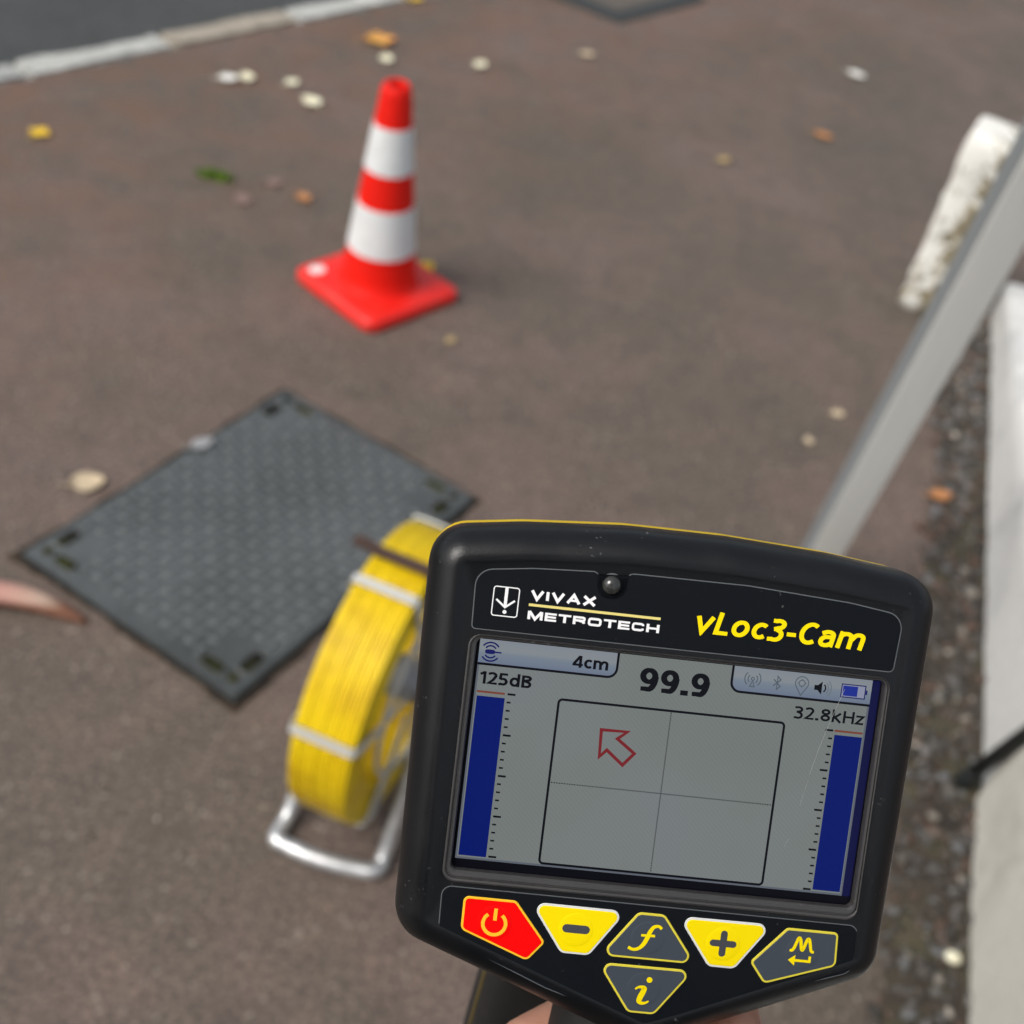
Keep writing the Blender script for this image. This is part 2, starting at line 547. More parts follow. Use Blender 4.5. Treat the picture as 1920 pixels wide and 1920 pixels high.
def strokes(name, lines, z, mat, parent):
    """flat printed lines: each (points mm, width mm, closed)"""
    bm = bmesh.new()
    zi = 0
    for pts, w, closed in lines:
        P = [Vector(p) for p in pts]
        n = len(P)
        if closed:
            segs = n
        L, R = [], []
        for i in range(n):
            if closed:
                a, b_, c_ = P[i - 1], P[i], P[(i + 1) % n]
            else:
                a, b_, c_ = P[max(i - 1, 0)], P[i], P[min(i + 1, n - 1)]
            d1 = (b_ - a).normalized() if (b_ - a).length > 1e-9 else (c_ - b_).normalized()
            d2 = (c_ - b_).normalized() if (c_ - b_).length > 1e-9 else d1
            n1 = Vector((-d1.y, d1.x)); n2 = Vector((-d2.y, d2.x))
            m_ = (n1 + n2)
            m_ = m_.normalized() if m_.length > 1e-6 else n1
            k = w / 2 / max(.45, m_.dot(n1))
            zz = (z + zi * .002) * MM
            L.append(bm.verts.new(((b_.x + m_.x * k) * MM, (b_.y + m_.y * k) * MM, zz)))
            R.append(bm.verts.new(((b_.x - m_.x * k) * MM, (b_.y - m_.y * k) * MM, zz)))
        for i in range(n if closed else n - 1):
            j = (i + 1) % n
            bm.faces.new((R[i], R[j], L[j], L[i]))
        zi += 1
    return from_bm(name, bm, mat, parent, fix=False)

def polyflat(name, polys, z, mat, parent):
    bm = bmesh.new()
    for i, pts in enumerate(polys):
        f = bm.faces.new([bm.verts.new((p[0] * MM, p[1] * MM, (z + i * .002) * MM)) for p in pts])
        f.normal_update()
        if f.normal.z < 0: f.normal_flip()
    bmesh.ops.triangulate(bm, faces=bm.faces[:])
    return from_bm(name, bm, mat, parent, fix=False)

def arc(cx, cy, r, a0, a1, n=14):
    return [(cx + r * math.cos(math.radians(a0 + (a1 - a0) * k / n)), cy + r * math.sin(math.radians(a0 + (a1 - a0) * k / n))) for k in range(n + 1)]

def _e(cx, cy, rx, ry, a0, a1, n=14):
    return [(cx + rx * math.cos(math.radians(a0 + (a1 - a0) * k / n)), cy + ry * math.sin(math.radians(a0 + (a1 - a0) * k / n))) for k in range(n + 1)]

def letter(ch, t):
    """humanist sans glyph as pen strokes of weight t; cap height 1.  Returns advance width and strokes (points, closed)"""
    h = t / 2
    X = .75                                            # x height
    if ch == 'v': return .68, [([(h * .7, X), (.34, h * .75), (.68 - h * .7, X)], 0)]
    if ch == 'L': return .52, [([(h, 1), (h, h), (.52, h)], 0)]
    if ch == 'o': return .66, [(_e(.33, X / 2, .33 - h, X / 2 - h, 0, 345, 23), 1)]
    if ch == 'c': return .54, [(_e(.33, X / 2, .33 - h, X / 2 - h, 48, 312, 18), 0)]
    if ch == '-': return .36, [([(.02, .36), (.34, .36)], 0)]
    if ch == '.': return .20 + t * .2, [([(.1 + t * .1 - h * 1.1, h * 1.1), (.1 + t * .1 + h * 1.1, h * 1.1)], 2)]
    if ch == 'C': return .68, [(_e(.40, .5, .40 - h, .5 - h, 52, 308, 20), 0)]
    if ch == 'a': return .60, [([(.07, X - h * 1.9)] + _e(.29, X - h - .17, .24 - h * .3, .17, 110, 0, 8) + [(.6 - h, 0)], 0),
                               ([(.6 - h, .44), (.33, .43)] + _e(.26, .43 / 2 + h * .35, .26 - h, .43 / 2 - h * .35, 90, 270, 10) + [(.36, h * .75), (.6 - h, .17)], 0)]
    if ch == 'm': return 1.02, [([(h, 0), (h, X)], 0),
                                ([(h, X * .55)] + _e(.285, X - h - .16, .285 - h, .16, 170, 0, 9) + [(.51, 0)], 0),
                                ([(.51, X * .55)] + _e(.75, X - h - .16, .27 - h, .16, 170, 0, 9) + [(1.02 - h, 0)], 0)]
    if ch == '4': return .66, [([(.50, 0), (.50, 1 - h * .2)], 0), ([(.46, 1 - h * .6), (h * .75, .30), (h * .75, .235), (.66, .235)], 0)]
    if ch == '1': return .40, [([(.40 - h, 0), (.40 - h, 1)], 0), ([(.40 - h, 1 - h * .7), (.05, .76)], 0)]
    if ch == '2': return .58, [([(.05, .84)] + _e(.28, .72, .27 - h * .55, .28 - h, 128, -28, 12) + [(.34, .36), (h * .9, h), (.58, h)], 0)]
    if ch == '3': return .58, [([(.05, .90)] + _e(.27, .745, .26 - h * .6, .255 - h, 118, -82, 12) + [(.17, .53)], 0),
                               ([(.17, .53), (.30, .53)] + _e(.28, .265 + h * .1, .30 - h, .27 - h * .6, 78, -118, 12) + [(.03, .07)], 0)]
    if ch == '5': return .58, [([(.53, 1 - h), (.13, 1 - h), (.095, .56)] + _e(.27, .315, .31 - h, .315 - h, 116, -122, 14) + [(.03, .06)], 0)]
    if ch == '8': return .62, [(_e(.31, .755, .255 - h * .55, .245 - h, 0, 345, 23), 1), (_e(.31, .27, .31 - h, .27 - h, 0, 345, 23), 1)]
    if ch == '9': return .62, [(_e(.30, .66, .30 - h, .34 - h, 0, 345, 23), 1), (_e(.30, .66, .32 - h, .66 - h, 0, -105, 14) + [(.08, h * 1.1)], 0)]
    if ch == 'd': return .64, [([(.64 - h, 0), (.64 - h, 1.05)], 0), (_e(.32, X / 2, .32 - h, X / 2 - h, 0, 345, 23), 1)]
    if ch == 'B': return .63, [([(h, 0), (h, 1)], 0), ([(h, 1 - h), (.30, 1 - h)] + _e(.34, .76, .24 - h * .5, .24 - h, 90, -90, 10) + [(h, .52)], 0),
                               ([(h, .52), (.32, .52)] + _e(.34, .265 + h * .2, .29 - h, .265 - h * .8, 90, -90, 10) + [(h, h)], 0)]
    if ch == 'k': return .60, [([(h, 0), (h, 1.05)], 0), ([(h * 1.2, .32), (.56 - h * .3, X)], 0), ([(.20, .40), (.58 - h * .2, 0)], 0)]
    if ch == 'H': return .72, [([(h, 0), (h, 1)], 0), ([(.72 - h, 0), (.72 - h, 1)], 0), ([(h, .52), (.72 - h, .52)], 0)]
    if ch == 'z': return .50, [([(.02, X - h), (.46, X - h), (.05, h), (.49, h)], 0)]

def text(name, body, x0, x1, y0, y1, z, mat, parent, bold=.16, shear=0.0, gap=.09, stem=0.0):
    """printed lettering: y0 baseline, y1 cap height (mm); fitted between x0 and x1"""
    H_ = y1 - y0
    gl = [letter(c_, bold) for c_ in body]
    tot = sum(g_[0] for g_ in gl) + gap * (len(body) - 1)
    kx = (x1 - x0 - stem - shear * H_) / (tot * H_)
    x = 0; S = []
    for adv, lines in gl:
        for pts, closed in lines:
            w = bold * H_ * (1.15 if closed == 2 else 1)
            for dx in ((-stem / 2, stem / 2) if stem else (0,)):     # heavier upright strokes, as in a bold face
                S.append(([(x0 + stem / 2 + dx + (x + px) * H_ * kx + shear * py * H_, y0 + py * H_) for px, py in pts], w, closed == 1))
        x += adv + gap
    return strokes(name, S, z, mat, parent)

# ------------------------------------------------------------------ large structure: road, kerb, pavement
KO = Vector((-1.6574, 3.182, 0)); KD = Vector((.5768, .8169, 0)).normalized(); KN = Vector((-KD.y, KD.x, 0))  # KN points to the road
def slab(name, pts, z, mat):
    return tag(from_py(name, [(p[0], p[1], z) for p in pts], [tuple(range(len(pts)))], mat), kind='structure')
E_ = 600
p0, p1 = KO - KD * E_, KO + KD * E_
slab('pavement', [p0 - KN * 600, p1 - KN * 600, p1, p0], 0, 'pavement_asphalt')
slab('road', [p0 + KN * .05, p1 + KN * .05, p1 + KN * 600, p0 + KN * 600], -.11, 'road_asphalt')
kerb = from_py('kerb', [tuple(q) for q in [p0 + KN * .02 + Vector((0, 0, -.02)), p1 + KN * .02 + Vector((0, 0, -.02)), p1 + KN * .11 + Vector((0, 0, -.02)), p0 + KN * .11 + Vector((0, 0, -.02)),
                p0 + KN * .02 + Vector((0, 0, -.2)), p1 + KN * .02 + Vector((0, 0, -.2)), p1 + KN * .11 + Vector((0, 0, -.2)), p0 + KN * .11 + Vector((0, 0, -.2))]],
               [(0, 1, 2, 3), (0, 4, 5, 1), (1, 5, 6, 2), (2, 6, 7, 3), (3, 7, 4, 0)], 'granite_grey')
tag(kerb, kind='structure')
kmats = ['granite_pale', 'granite_tan', 'granite_pale', 'granite_grey']
for i in range(-7, 13):
    s0 = .59 + .495 * i - .495
    random.seed(100 + i)
    bm = bmesh.new()
    nx, ny = 8, 3
    bm_box(bm, 0, 0, 0, .489, .116, .17)
    bmesh.ops.bevel(bm, geom=bm.edges[:], offset=.012, segments=2, affect='EDGES')
    bmesh.ops.subdivide_edges(bm, edges=[e for e in bm.edges if e.calc_length() > .1], cuts=6, use_grid_fill=True)
    for v_ in bm.verts:
        nn = noise.noise(v_.co * 14 + Vector((i * 3.1, 0, 0))) + .6 * noise.noise(v_.co * 37 + Vector((i * 3.1, 0, 0)))
        v_.co += Vector((0, nn * .006, nn * .004))
    o = from_bm('kerb_stone', bm, kmats[i % 4] if i != 0 else 'granite_pale', kerb, True)
    auto_smooth(o, 45)
    pc = KO + KD * (s0 + .2475) + KN * .057
    o.location = (pc.x, pc.y, -.085 + .008 + random.uniform(-.002, .002))
    o.rotation_euler = (0, 0, math.atan2(KD.y, KD.x) + random.uniform(-.006, .006))

# soil strip along the low wall
WA = Vector((.81, .969, 0)); WD = Vector((.170, .985, 0)).normalized(); WN = Vector((WD.y, -WD.x, 0))
random.seed(3)
left_edge = [(.22, -1.6), (.48, -.1), (.60, .5), (.668, .938), (.715, 1.25), (.773, 1.575), (.84, 1.86), (.915, 2.2), (.97, 2.5), (1.022, 2.718), (1.09, 2.95)]
L2 = smooth_path([(x, y, 0) for x, y in left_edge], 10)
vs, fs = [], []
for i, p in enumerate(L2):
    jig = noise.noise(Vector((p.y * 9, 1, 0))) * .03 + noise.noise(Vector((p.y * 30, 4, 0))) * .012
    s = (p - WA).dot(WD)
    q = WA + WD * s + WN * .03
    vs += [(p.x + jig, p.y, .004), (q.x, q.y, .004)]
    if i: fs.append((2 * i - 2, 2 * i - 1, 2 * i + 1, 2 * i))
tag(from_py('soil_strip', vs, fs, 'bare_soil'), kind='structure')

def stones(name, mat, count, place, rlo, rhi, flat=.6, seed=1):
    rnd = random.Random(seed)
    ico = bmesh.new(); bmesh.ops.create_icosphere(ico, subdivisions=1, radius=1)
    bv = [v_.co.copy() for v_ in ico.verts]; bf = [[v_.index for v_ in f.verts] for f in ico.faces]; ico.free()
    vs, fs, at = [], [], []
    for _ in range(count):
        x, y = place(rnd)
        r = rlo + (rhi - rlo) * rnd.random() ** 2.2
        R_ = Matrix.Rotation(rnd.random() * 6.28, 3, 'Z') @ Matrix.Rotation(rnd.uniform(-.4, .4), 3, 'X')
        sc_ = (r * rnd.uniform(.8, 1.4), r * rnd.uniform(.6, 1.0), r * flat * rnd.uniform(.7, 1.1))
        o0 = len(vs); val = rnd.random()
        for q in bv:
            k = rnd.uniform(.82, 1.12)
            p = R_ @ Vector((q.x * sc_[0] * k, q.y * sc_[1] * k, q.z * sc_[2] * k))
            vs.append((x + p.x, y + p.y, .004 + sc_[2] * .55 + p.z)); at.append(val)
        fs += [tuple(o0 + j for j in f) for f in bf]
    o = from_py(name, vs, fs, mat)
    a = o.data.attributes.new('stone', 'FLOAT', 'POINT')
    a.data.foreach_set('value', at)
    o.data.polygons.foreach_set('use_smooth', [True] * len(fs))
    return o

def in_strip(rnd):
    i = rnd.randrange(len(L2)); p = L2[i]
    while p.y < .3:
        i = rnd.randrange(len(L2)); p = L2[i]
    s = (p - WA).dot(WD); q = WA + WD * s
    t = rnd.random() ** .75
    y = p.y + rnd.uniform(-.04, .04)
    return (p.x + (q.x - p.x) * t - .012 * (1 - t) + rnd.uniform(-.03, .008), y)
tag(stones('gravel', 'gravel', 2600, in_strip, .003, .015, .6, 5), 'loose mixed gravel in the soil strip along the white wall', 'gravel', kind='stuff')

def on_pave(rnd):
    while True:
        x, y = rnd.uniform(-1.3, .75), rnd.uniform(.45, 3.2)
        if rnd.random() < (1.15 - y / 3.4) and (Vector((x, y, 0)) - KO).dot(KN) < -.05:
            d = Vector((x + .45, y - 1.65))
            u = d.x * .437 + d.y * .90; w_ = -d.x * .9 + d.y * .437
            if abs(u) < .36 and abs(w_) < .27: continue
            return x, y
tag(stones('grit', 'grit', 1500, on_pave, .0008, .0036, .6, 9), 'scattered pale grit on the brown pavement', 'grit', kind='stuff')

# low white wall at the right
wall = empty('low_wall', (WA.x, WA.y, 0))
tag(wall, 'low white rendered wall along the right edge beside the gravel', 'wall')
def wall_top(s): return .10 + (2.12 - s) * .12
def wall_part(s0, s1, off, mat):
    bm = bmesh.new()
    n = 14
    prof = []
    for i in range(n + 1):
        s = s0 + (s1 - s0) * i / n
        h = wall_top(s)
        ring = []
        for (u, z) in ((off, -.05), (off, h * .33), (off, h * .66), (off, h - .012), (off + .012, h), (off + .13, h + .002), (.26, h), (.272, h - .012), (.272, -.05)):
            w_ = noise.noise(Vector((s * 6, z * 9, u * 7))) * .006
            p = WD * s + WN * (u + w_)
            ring.append(bm.verts.new((p.x, p.y, z)))
        prof.append(ring)
    for A, B_ in zip(prof, prof[1:]):
        for k in range(len(A) - 1):
            bm.faces.new((A[k], A[k + 1], B_[k + 1], B_[k]))
    bm.faces.new(prof[0]); bm.faces.new(prof[-1][::-1])
    o = from_bm('wall_section', bm, mat, wall)
    auto_smooth(o, 50)
    return o
wall_part(.40, 2.14, 0.0, 'wall_white')
tag(wall_part(-2.2, .395, -.012, 'wall_cream'), 'cream section of the wall nearest the viewer')

# weathered white stone post
bm = bmesh.new()
bm_box(bm, 0, 0, .25, .135, .145, .505)
bmesh.ops.subdivide_edges(bm, edges=bm.edges[:], cuts=13, use_grid_fill=True)
for v_ in bm.verts:
    z = v_.co.z
    # round the vertical arrises and the head
    d = Vector((v_.co.x, v_.co.y)); r = max(abs(v_.co.x), abs(v_.co.y))
    if d.length > .078:
        v_.co.x *= 1 - (d.length - .078) * 2.5; v_.co.y *= 1 - (d.length - .078) * 2.5
    if z > .455:
        k = 1 - .10 * ((z - .455) / .045) ** 2
        v_.co.x *= k; v_.co.y *= k
    elif z < .42:
        v_.co.x *= .93; v_.co.y *= .93
    nn = noise.noise(v_.co * 22) * .006 + noise.noise(v_.co * 60) * .003
    if z < .43: nn *= 1.4
    v_.co.x += nn * (1 if v_.co.x > 0 else -1); v_.co.y += nn * (1 if v_.co.y > 0 else -1)
o = from_bm('stone_post', bm, 'flaking_white_paint', None, True)
o.location = (.985, 3.045, 0); o.rotation_euler = (0, 0, math.radians(-22))
tag(o, 'short stone post with flaking white paint behind the silver bar', 'post')

# ------------------------------------------------------------------ near inspection cover
MC = Vector((-.450, 1.6515, 0)); MA = math.atan2(.612, .297)
mh = empty('inspection_cover', MC, MA)
tag(mh, 'large grey patterned inspection cover beside the yellow cable reel', 'cover')
LX, LY, ZT = .68, .495, .013
# dirt collar: irregular ring of packed rust-coloured dirt round the cover
bm = bmesh.new()
inner, outer = [], []
per = [(LX / 2, LY / 2), (-LX / 2, LY / 2), (-LX / 2, -LY / 2), (LX / 2, -LY / 2)]
ring = []
for i in range(4):
    a, b_ = per[i], per[(i + 1) % 4]
    for k in range(24):
        t = k / 24
        ring.append(Vector((a[0] + (b_[0] - a[0]) * t, a[1] + (b_[1] - a[1]) * t, 0)))
for q in ring:
    nn = noise.noise(q * 11) * .016 + noise.noise(q * 40) * .008
    cx_ = 1 if abs(abs(q.x) - LX / 2) < 1e-4 else 0
    cy_ = 1 if abs(abs(q.y) - LY / 2) < 1e-4 else 0
    w_ = max(.004, .011 + nn * .8)
    inner.append(bm.verts.new((q.x * .97, q.y * .97, .004)))
    outer.append(bm.verts.new((q.x + cx_ * math.copysign(w_, q.x), q.y + cy_ * math.copysign(w_, q.y), .0035)))
for k in range(len(ring)):
    j = (k + 1) % len(ring)
    bm.faces.new((inner[k], inner[j], outer[j], outer[k]))
from_bm('dirt_collar', bm, 'rust_dirt', mh)
gv = [(x * (LX / 2 + e), y * (LY / 2 + e), .0062 - .001 * (e > 0)) for e in (-.004, .0065) for x, y in ((1, 1), (-1, 1), (-1, -1), (1, -1))]
from_py('frame_joint', gv, [(k, (k + 1) % 4, 4 + (k + 1) % 4, 4 + k) for k in range(4)], 'joint_black', mh)
bm = bmesh.new()
bm_box(bm, 0, 0, ZT / 2 - .01, LX, LY, ZT + .02)
top_e = [e for e in bm.edges if all(v_.co.z > 0 for v_ in e.verts)]
bmesh.ops.bevel(bm, geom=top_e, offset=.004, segments=2, affect='EDGES')
from_bm('plate', bm, 'cover_iron', mh)
# tread: alternating short bars (shared mesh)
def stud_bm(bm, M=None):
    vs = [Vector((sx * .0122 * k, sy * .0047 * k2, z)) for z, k, k2 in ((-.002, 1, 1), (.0038, .84, .62)) for sx, sy in ((-1, -1), (1, -1), (1, 1), (-1, 1))]
    vs = [bm.verts.new(M @ q if M else q) for q in vs]
    for f in ((4, 5, 6, 7), (0, 1, 5, 4), (1, 2, 6, 5), (2, 3, 7, 6), (3, 0, 4, 7)):
        bm.faces.new([vs[i] for i in f])
bm = bmesh.new(); stud_bm(bm)
stud_me = bpy.data.meshes.new('stud'); bm.to_mesh(stud_me); bm.free(); stud_me.materials.append(MATS['cover_stud'])
PITCH = .0272
nu, nv_ = int((LX - .03) / PITCH), int((LY - .03) / PITCH)
spots = []
for i in range(nu):
    for j in range(nv_):
        x = (i - (nu - 1) / 2) * PITCH; y = (j - (nv_ - 1) / 2) * PITCH
        if abs(x) > LX / 2 - .10 and abs(y) > LY / 2 - .10: continue
        p = Matrix.Rotation(MA, 3, 'Z') @ Vector((x, y, 0)) + MC
        spots.append((p.length, x, y, 0 if (i + j) % 2 else math.pi / 2))
spots.sort()
for _, x, y, a in spots[:300]:
    o = bpy.data.objects.new('stud', stud_me); COL.objects.link(o); o.parent = mh
    o.location = (x, y, ZT); o.rotation_euler = (0, 0, a)
bm = bmesh.new()
for _, x, y, a in spots[300:]:
    stud_bm(bm, Matrix.Translation((x, y, ZT)) @ Matrix.Rotation(a, 4, 'Z'))
tag(from_bm('stud_rows', bm, 'cover_stud', mh), kind='stuff')
# corner slots
def slot(x, y, l, w, a):
    pts = []
    for k in range(8): pts.append((l / 2 - w / 2 + w / 2 * math.cos(-math.pi / 2 + math.pi * k / 7), w / 2 * math.sin(-math.pi / 2 + math.pi * k / 7)))
    for k in range(8): pts.append((-l / 2 + w / 2 + w / 2 * math.cos(math.pi / 2 + math.pi * k / 7), w / 2 * math.sin(math.pi / 2 + math.pi * k / 7)))
    ca, sa = math.cos(a), math.sin(a)
    P = [(x + p[0] * ca - p[1] * sa, y + p[0] * sa + p[1] * ca) for p in pts]
    n = len(P)
    vs = [(px, py, ZT + .0035) for px, py in P] + [((px - x) * 1.16 + x, (py - y) * 1.22 + y, ZT + .0005) for px, py in P] + [((px - x) * .9 + x, (py - y) * .85 + y, ZT + .0008) for px, py in P]
    rim = from_py('slot_rim', vs, [(k, n + k, n + (k + 1) % n, (k + 1) % n) for k in range(n)] + [(2 * n + k, k, (k + 1) % n, 2 * n + (k + 1) % n) for k in range(n)], 'cover_iron', mh)
    from_py('slot', [(v_[0], v_[1], ZT + .0009) for v_ in vs[2 * n:]], [tuple(range(n))], 'cover_slot_dirt', rim)
for sx_ in (-1, 1):
    for sy_ in (-1, 1):
        slot(sx_ * (LX / 2 - .075), sy_ * (LY / 2 - .03), .054, .024, 0)
        slot(sx_ * (LX / 2 - .03), sy_ * (LY / 2 - .075), .054, .024, math.pi / 2)
        slot(sx_ * (LX / 2 - .030), sy_ * (LY / 2 - .030), .022, .018, 0)

# far cover at the top edge of the picture
fc = empty('filled_cover', (.013, 4.693, 0))
tag(fc, 'dark-edged sunken cover at the far top of the pavement', 'cover')
Q = [Vector((0, 0, 0)), Vector((.33, .47, 0)), Vector((-.08, .86, 0)), Vector((-.44, .22, 0))]
cen = sum(Q, Vector()) / 4
inn = [q + (cen - q) * .33 for q in Q]
from_py('frame', [(q.x, q.y, .006) for q in Q] + [(q.x, q.y, .006) for q in inn] + [(q.x, q.y, 0) for q in Q], [(k, (k + 1) % 4, 4 + (k + 1) % 4, 4 + k) for k in range(4)] + [(8 + k, 8 + (k + 1) % 4, (k + 1) % 4, k) for k in range(4)], 'old_cover_frame', fc)
from_py('panel', [(q.x, q.y, .004) for q in inn], [(0, 1, 2, 3)], 'old_cover_fill', fc)

# ------------------------------------------------------------------ traffic cone
cone = empty('traffic_cone', (-.431, 2.5435, 0), math.radians(53))
tag(cone, 'red traffic cone with two white bands on the pavement', 'traffic cone')
bm = bmesh.new()
def cr(z): return .094 + (.032 - .094) * (z / .515)
prof = [(.129, .020), (.118, .030), (.104, .034), (.098, .042)] 
prof = [(cr(.03) + .007, .0315), (cr(.036) + .001, .038)] + [(cr(z), z) for z in (.06, .12, .24, .33, .43, .495)] + [(cr(.505) - .001, .508), (cr(.513) - .006, .515), (cr(.513) - .012, .513), (cr(.513) - .014, .44)]
rings = []
for r, z in prof:
    rings.append([bm.verts.new((r * math.cos(2 * math.pi * k / 40), r * math.sin(2 * math.pi * k / 40), z)) for k in range(40)])
for A, B_ in zip(rings, rings[1:]):
    for k in range(40): bm.faces.new((A[k], A[(k + 1) % 40], B_[(k + 1) % 40], B_[k]))
bm.faces.new(rings[-1])
o = from_bm('body', bm, 'cone_red', cone); auto_smooth(o, 50)
sq = lambda h: [(-h, -h), (h, -h), (h, h), (-h, h)]
rr_ = lambda h, r: rounded([(x * 1000, y * 1000) for x, y in sq(h)], r * 1000, 0, 8)
circ = [Vector((math.cos(math.radians(-135 - 45 + 0 + 360 * k / 36)), math.sin(math.radians(-180 + 360 * k / 36)))) for k in range(36)]
def near_circ(r):
    base = rr_(.143, .03)
    return [p.normalized() * r * 1000 for p in base]
o = loft('base', [(rr_(.143, .03), 0), (rr_(.146, .032), 5), (rr_(.145, .032), 23), (rr_(.138, .03), 29), (rr_(.131, .03), 31), (near_circ(.112), 31.5), (near_circ(.102), 32), (near_circ(.085), 32.5)], 'cone_base_red', cone, True, True, 50)
for z0, z1 in ((.124, .238), (.322, .425)):
    bm = bmesh.new()
    rings = []
    for dz, dr in ((0, 0), (.0, .0016), (.5, .0016), (1, .0016), (1, 0)):
        z = z0 + (z1 - z0) * dz
        rings.append([bm.verts.new(((cr(z) + dr) * math.cos(2 * math.pi * k / 40), (cr(z) + dr) * math.sin(2 * math.pi * k / 40), z)) for k in range(40)])
    for A, B_ in zip(rings, rings[1:]):
        for k in range(40): bm.faces.new((A[k], A[(k + 1) % 40], B_[(k + 1) % 40], B_[k]))
    o = from_bm('reflective_band', bm, 'reflective_white', cone); auto_smooth(o, 40)
# white patch on the left corner of the base
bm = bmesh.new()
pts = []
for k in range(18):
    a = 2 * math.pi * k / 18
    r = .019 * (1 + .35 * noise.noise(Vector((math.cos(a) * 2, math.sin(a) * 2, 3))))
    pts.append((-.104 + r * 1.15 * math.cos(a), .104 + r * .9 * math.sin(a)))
from_py('white_patch', [(x, y, .0324) for x, y in pts] + [(-.104, .104, .0330)], [(k, (k + 1) % 18, 18) for k in range(18)], 'patch_white', cone)

# ------------------------------------------------------------------ yellow cable reel
RC = Vector((-.125, 1.148, .262))
AH = math.radians(-14)                     # axle direction in the ground plane
reel = empty('cable_reel', (RC.x, RC.y, 0), AH)
tag(reel, 'yellow cable reel in a silver tube stand left of the locator', 'cable reel')
# local: x along the axle, y away from the viewer, z up; hub at z = RC.z
HZ = RC.z; RO = .215; HW = .042
def circle_pts(x, r, n=72): return [(x, r * math.cos(2 * math.pi * k / n), HZ + r * math.sin(2 * math.pi * k / n)) for k in range(n)]
bm = bmesh.new()
rnd = random.Random(4)
ncab = 17; cr_ = HW * 2 / ncab / 2
for lay in range(13):
    for k in range(ncab):
        if 0 < lay < 12 and 1 < k < ncab - 2: continue
        x = -HW + cr_ * (2 * k + 1) + rnd.uniform(-.0006, .0006)
        r = RO - cr_ - lay * cr_ * 1.85 + rnd.uniform(-.0006, .0006) - (.002 if k in (0, ncab - 1) and lay == 0 else 0)
        tube(bm, circle_pts(x, r), cr_ * 1.1, 6, True)
o = from_bm('cable_coil', bm, 'yellow_cable', reel, True)
# steel cage: flat cross bars over the rim that return down both flanks to the hub
for k, deg in enumerate((231, 160, 104, 47, 4, -42, -88, -122)):
    a = math.radians(deg)
    ry, rz = math.cos(a), math.sin(a)
    ty, tz = -rz, ry
    bm = bmesh.new()
    path = [(-HW - .006, .05), (-HW - .006, RO - .01), (-HW - .004, RO + .002), (-HW + .002, RO + .0045), (HW - .002, RO + .0045), (HW + .004, RO + .002), (HW + .006, RO - .01), (HW + .006, .05)]
    rings = []
    for i, (x, r) in enumerate(path):
        w_ = .0065
        up = .0014
        nx_, nr_ = ((-1, 0) if i < 2 else (1, 0) if i > 5 else (0, 1))
        ring = []
        for su, sw in ((-1, -1), (1, -1), (1, 1), (-1, 1)):
            X = x + nx_ * up * sw; R_ = r + nr_ * up * sw
            ring.append(bm.verts.new((X, ry * R_ + ty * w_ * su, HZ + rz * R_ + tz * w_ * su)))
        rings.append(ring)
    for A, B_ in zip(rings, rings[1:]):
        for q in range(4): bm.faces.new((A[q], A[(q + 1) % 4], B_[(q + 1) % 4], B_[q]))
    bm.faces.new(rings[0]); bm.faces.new(rings[-1])
    from_bm('cage_bar', bm, 'cage_steel', reel)
for sx_ in (-1, 1):
    bm = bmesh.new(); tube(bm, circle_pts(sx_ * (HW + .0075), .135, 48), .004, 8, True)
    from_bm('side_ring', bm, 'cage_steel', reel, True)
bm = bmesh.new()
tube(bm, [(-HW - .045, 0, HZ), (HW + .045, 0, HZ)], .011, 14)
from_bm('axle', bm, 'galvanised_tube', reel, True)
bm = bmesh.new()
tube(bm, [(-HW - .012, 0, HZ), (-HW + .0, 0, HZ), (HW, 0, HZ), (HW + .012, 0, HZ)], [.026, .032, .032, .026], 20)
o = from_bm('hub', bm, 'hub_grey', reel); auto_smooth(o, 30)
bm = bmesh.new()
tube(bm, [(HW + .03, 0, HZ), (HW + .034, 0, HZ), (HW + .05, 0, HZ), (HW + .053, 0, HZ)], [.016, .02, .02, .015], 8)
from_bm('brake_knob', bm, 'hub_grey', reel)
# tube stand: bent loop on the ground and rising legs to the axle on each side
TR = .0115
FX = .079
fy0, fy1 = -.160, .19
def stand_side(sx_):
    x = sx_ * FX
    bm = bmesh.new()
    pts = smooth_path([(x, fy0 + (.022 if sx_ > 0 else .002), TR + .001), (x * .99, fy0 + .05, TR + .03), (x * .98, -.03, HZ - .06), (x * .98, 0, HZ + .005), (x * .98, .03, HZ - .06), (x * .99, fy1 - .04, TR + .03), (x, fy1 - .012, TR + .001)], 8)
    tube(bm, pts, TR, 12)
    o = from_bm('side_frame', bm, 'galvanised_tube', reel, True)
stand_side(-1); stand_side(1)
for y in (fy0, fy1):
    bm = bmesh.new()
    sg = -1 if y < 0 else 1
    pts = smooth_path([(-FX, y - sg * .014, TR + .001), (-FX + .004, y - sg * .002, TR + .001), (-FX + .022, y + sg * .003, TR), (0, y + sg * .008, TR), (FX - .022, y + sg * .003, TR), (FX - .004, y - sg * .002, TR + .001), (FX, y - sg * .014, TR + .001)], 6)
    if sg < 0: pts = [Vector((p.x, p.y + .010 * p.x / FX, p.z)) for p in pts]
    tube(bm, pts, TR * 1.12, 12)
    from_bm('foot_tube', bm, 'galvanised_tube', reel, True)
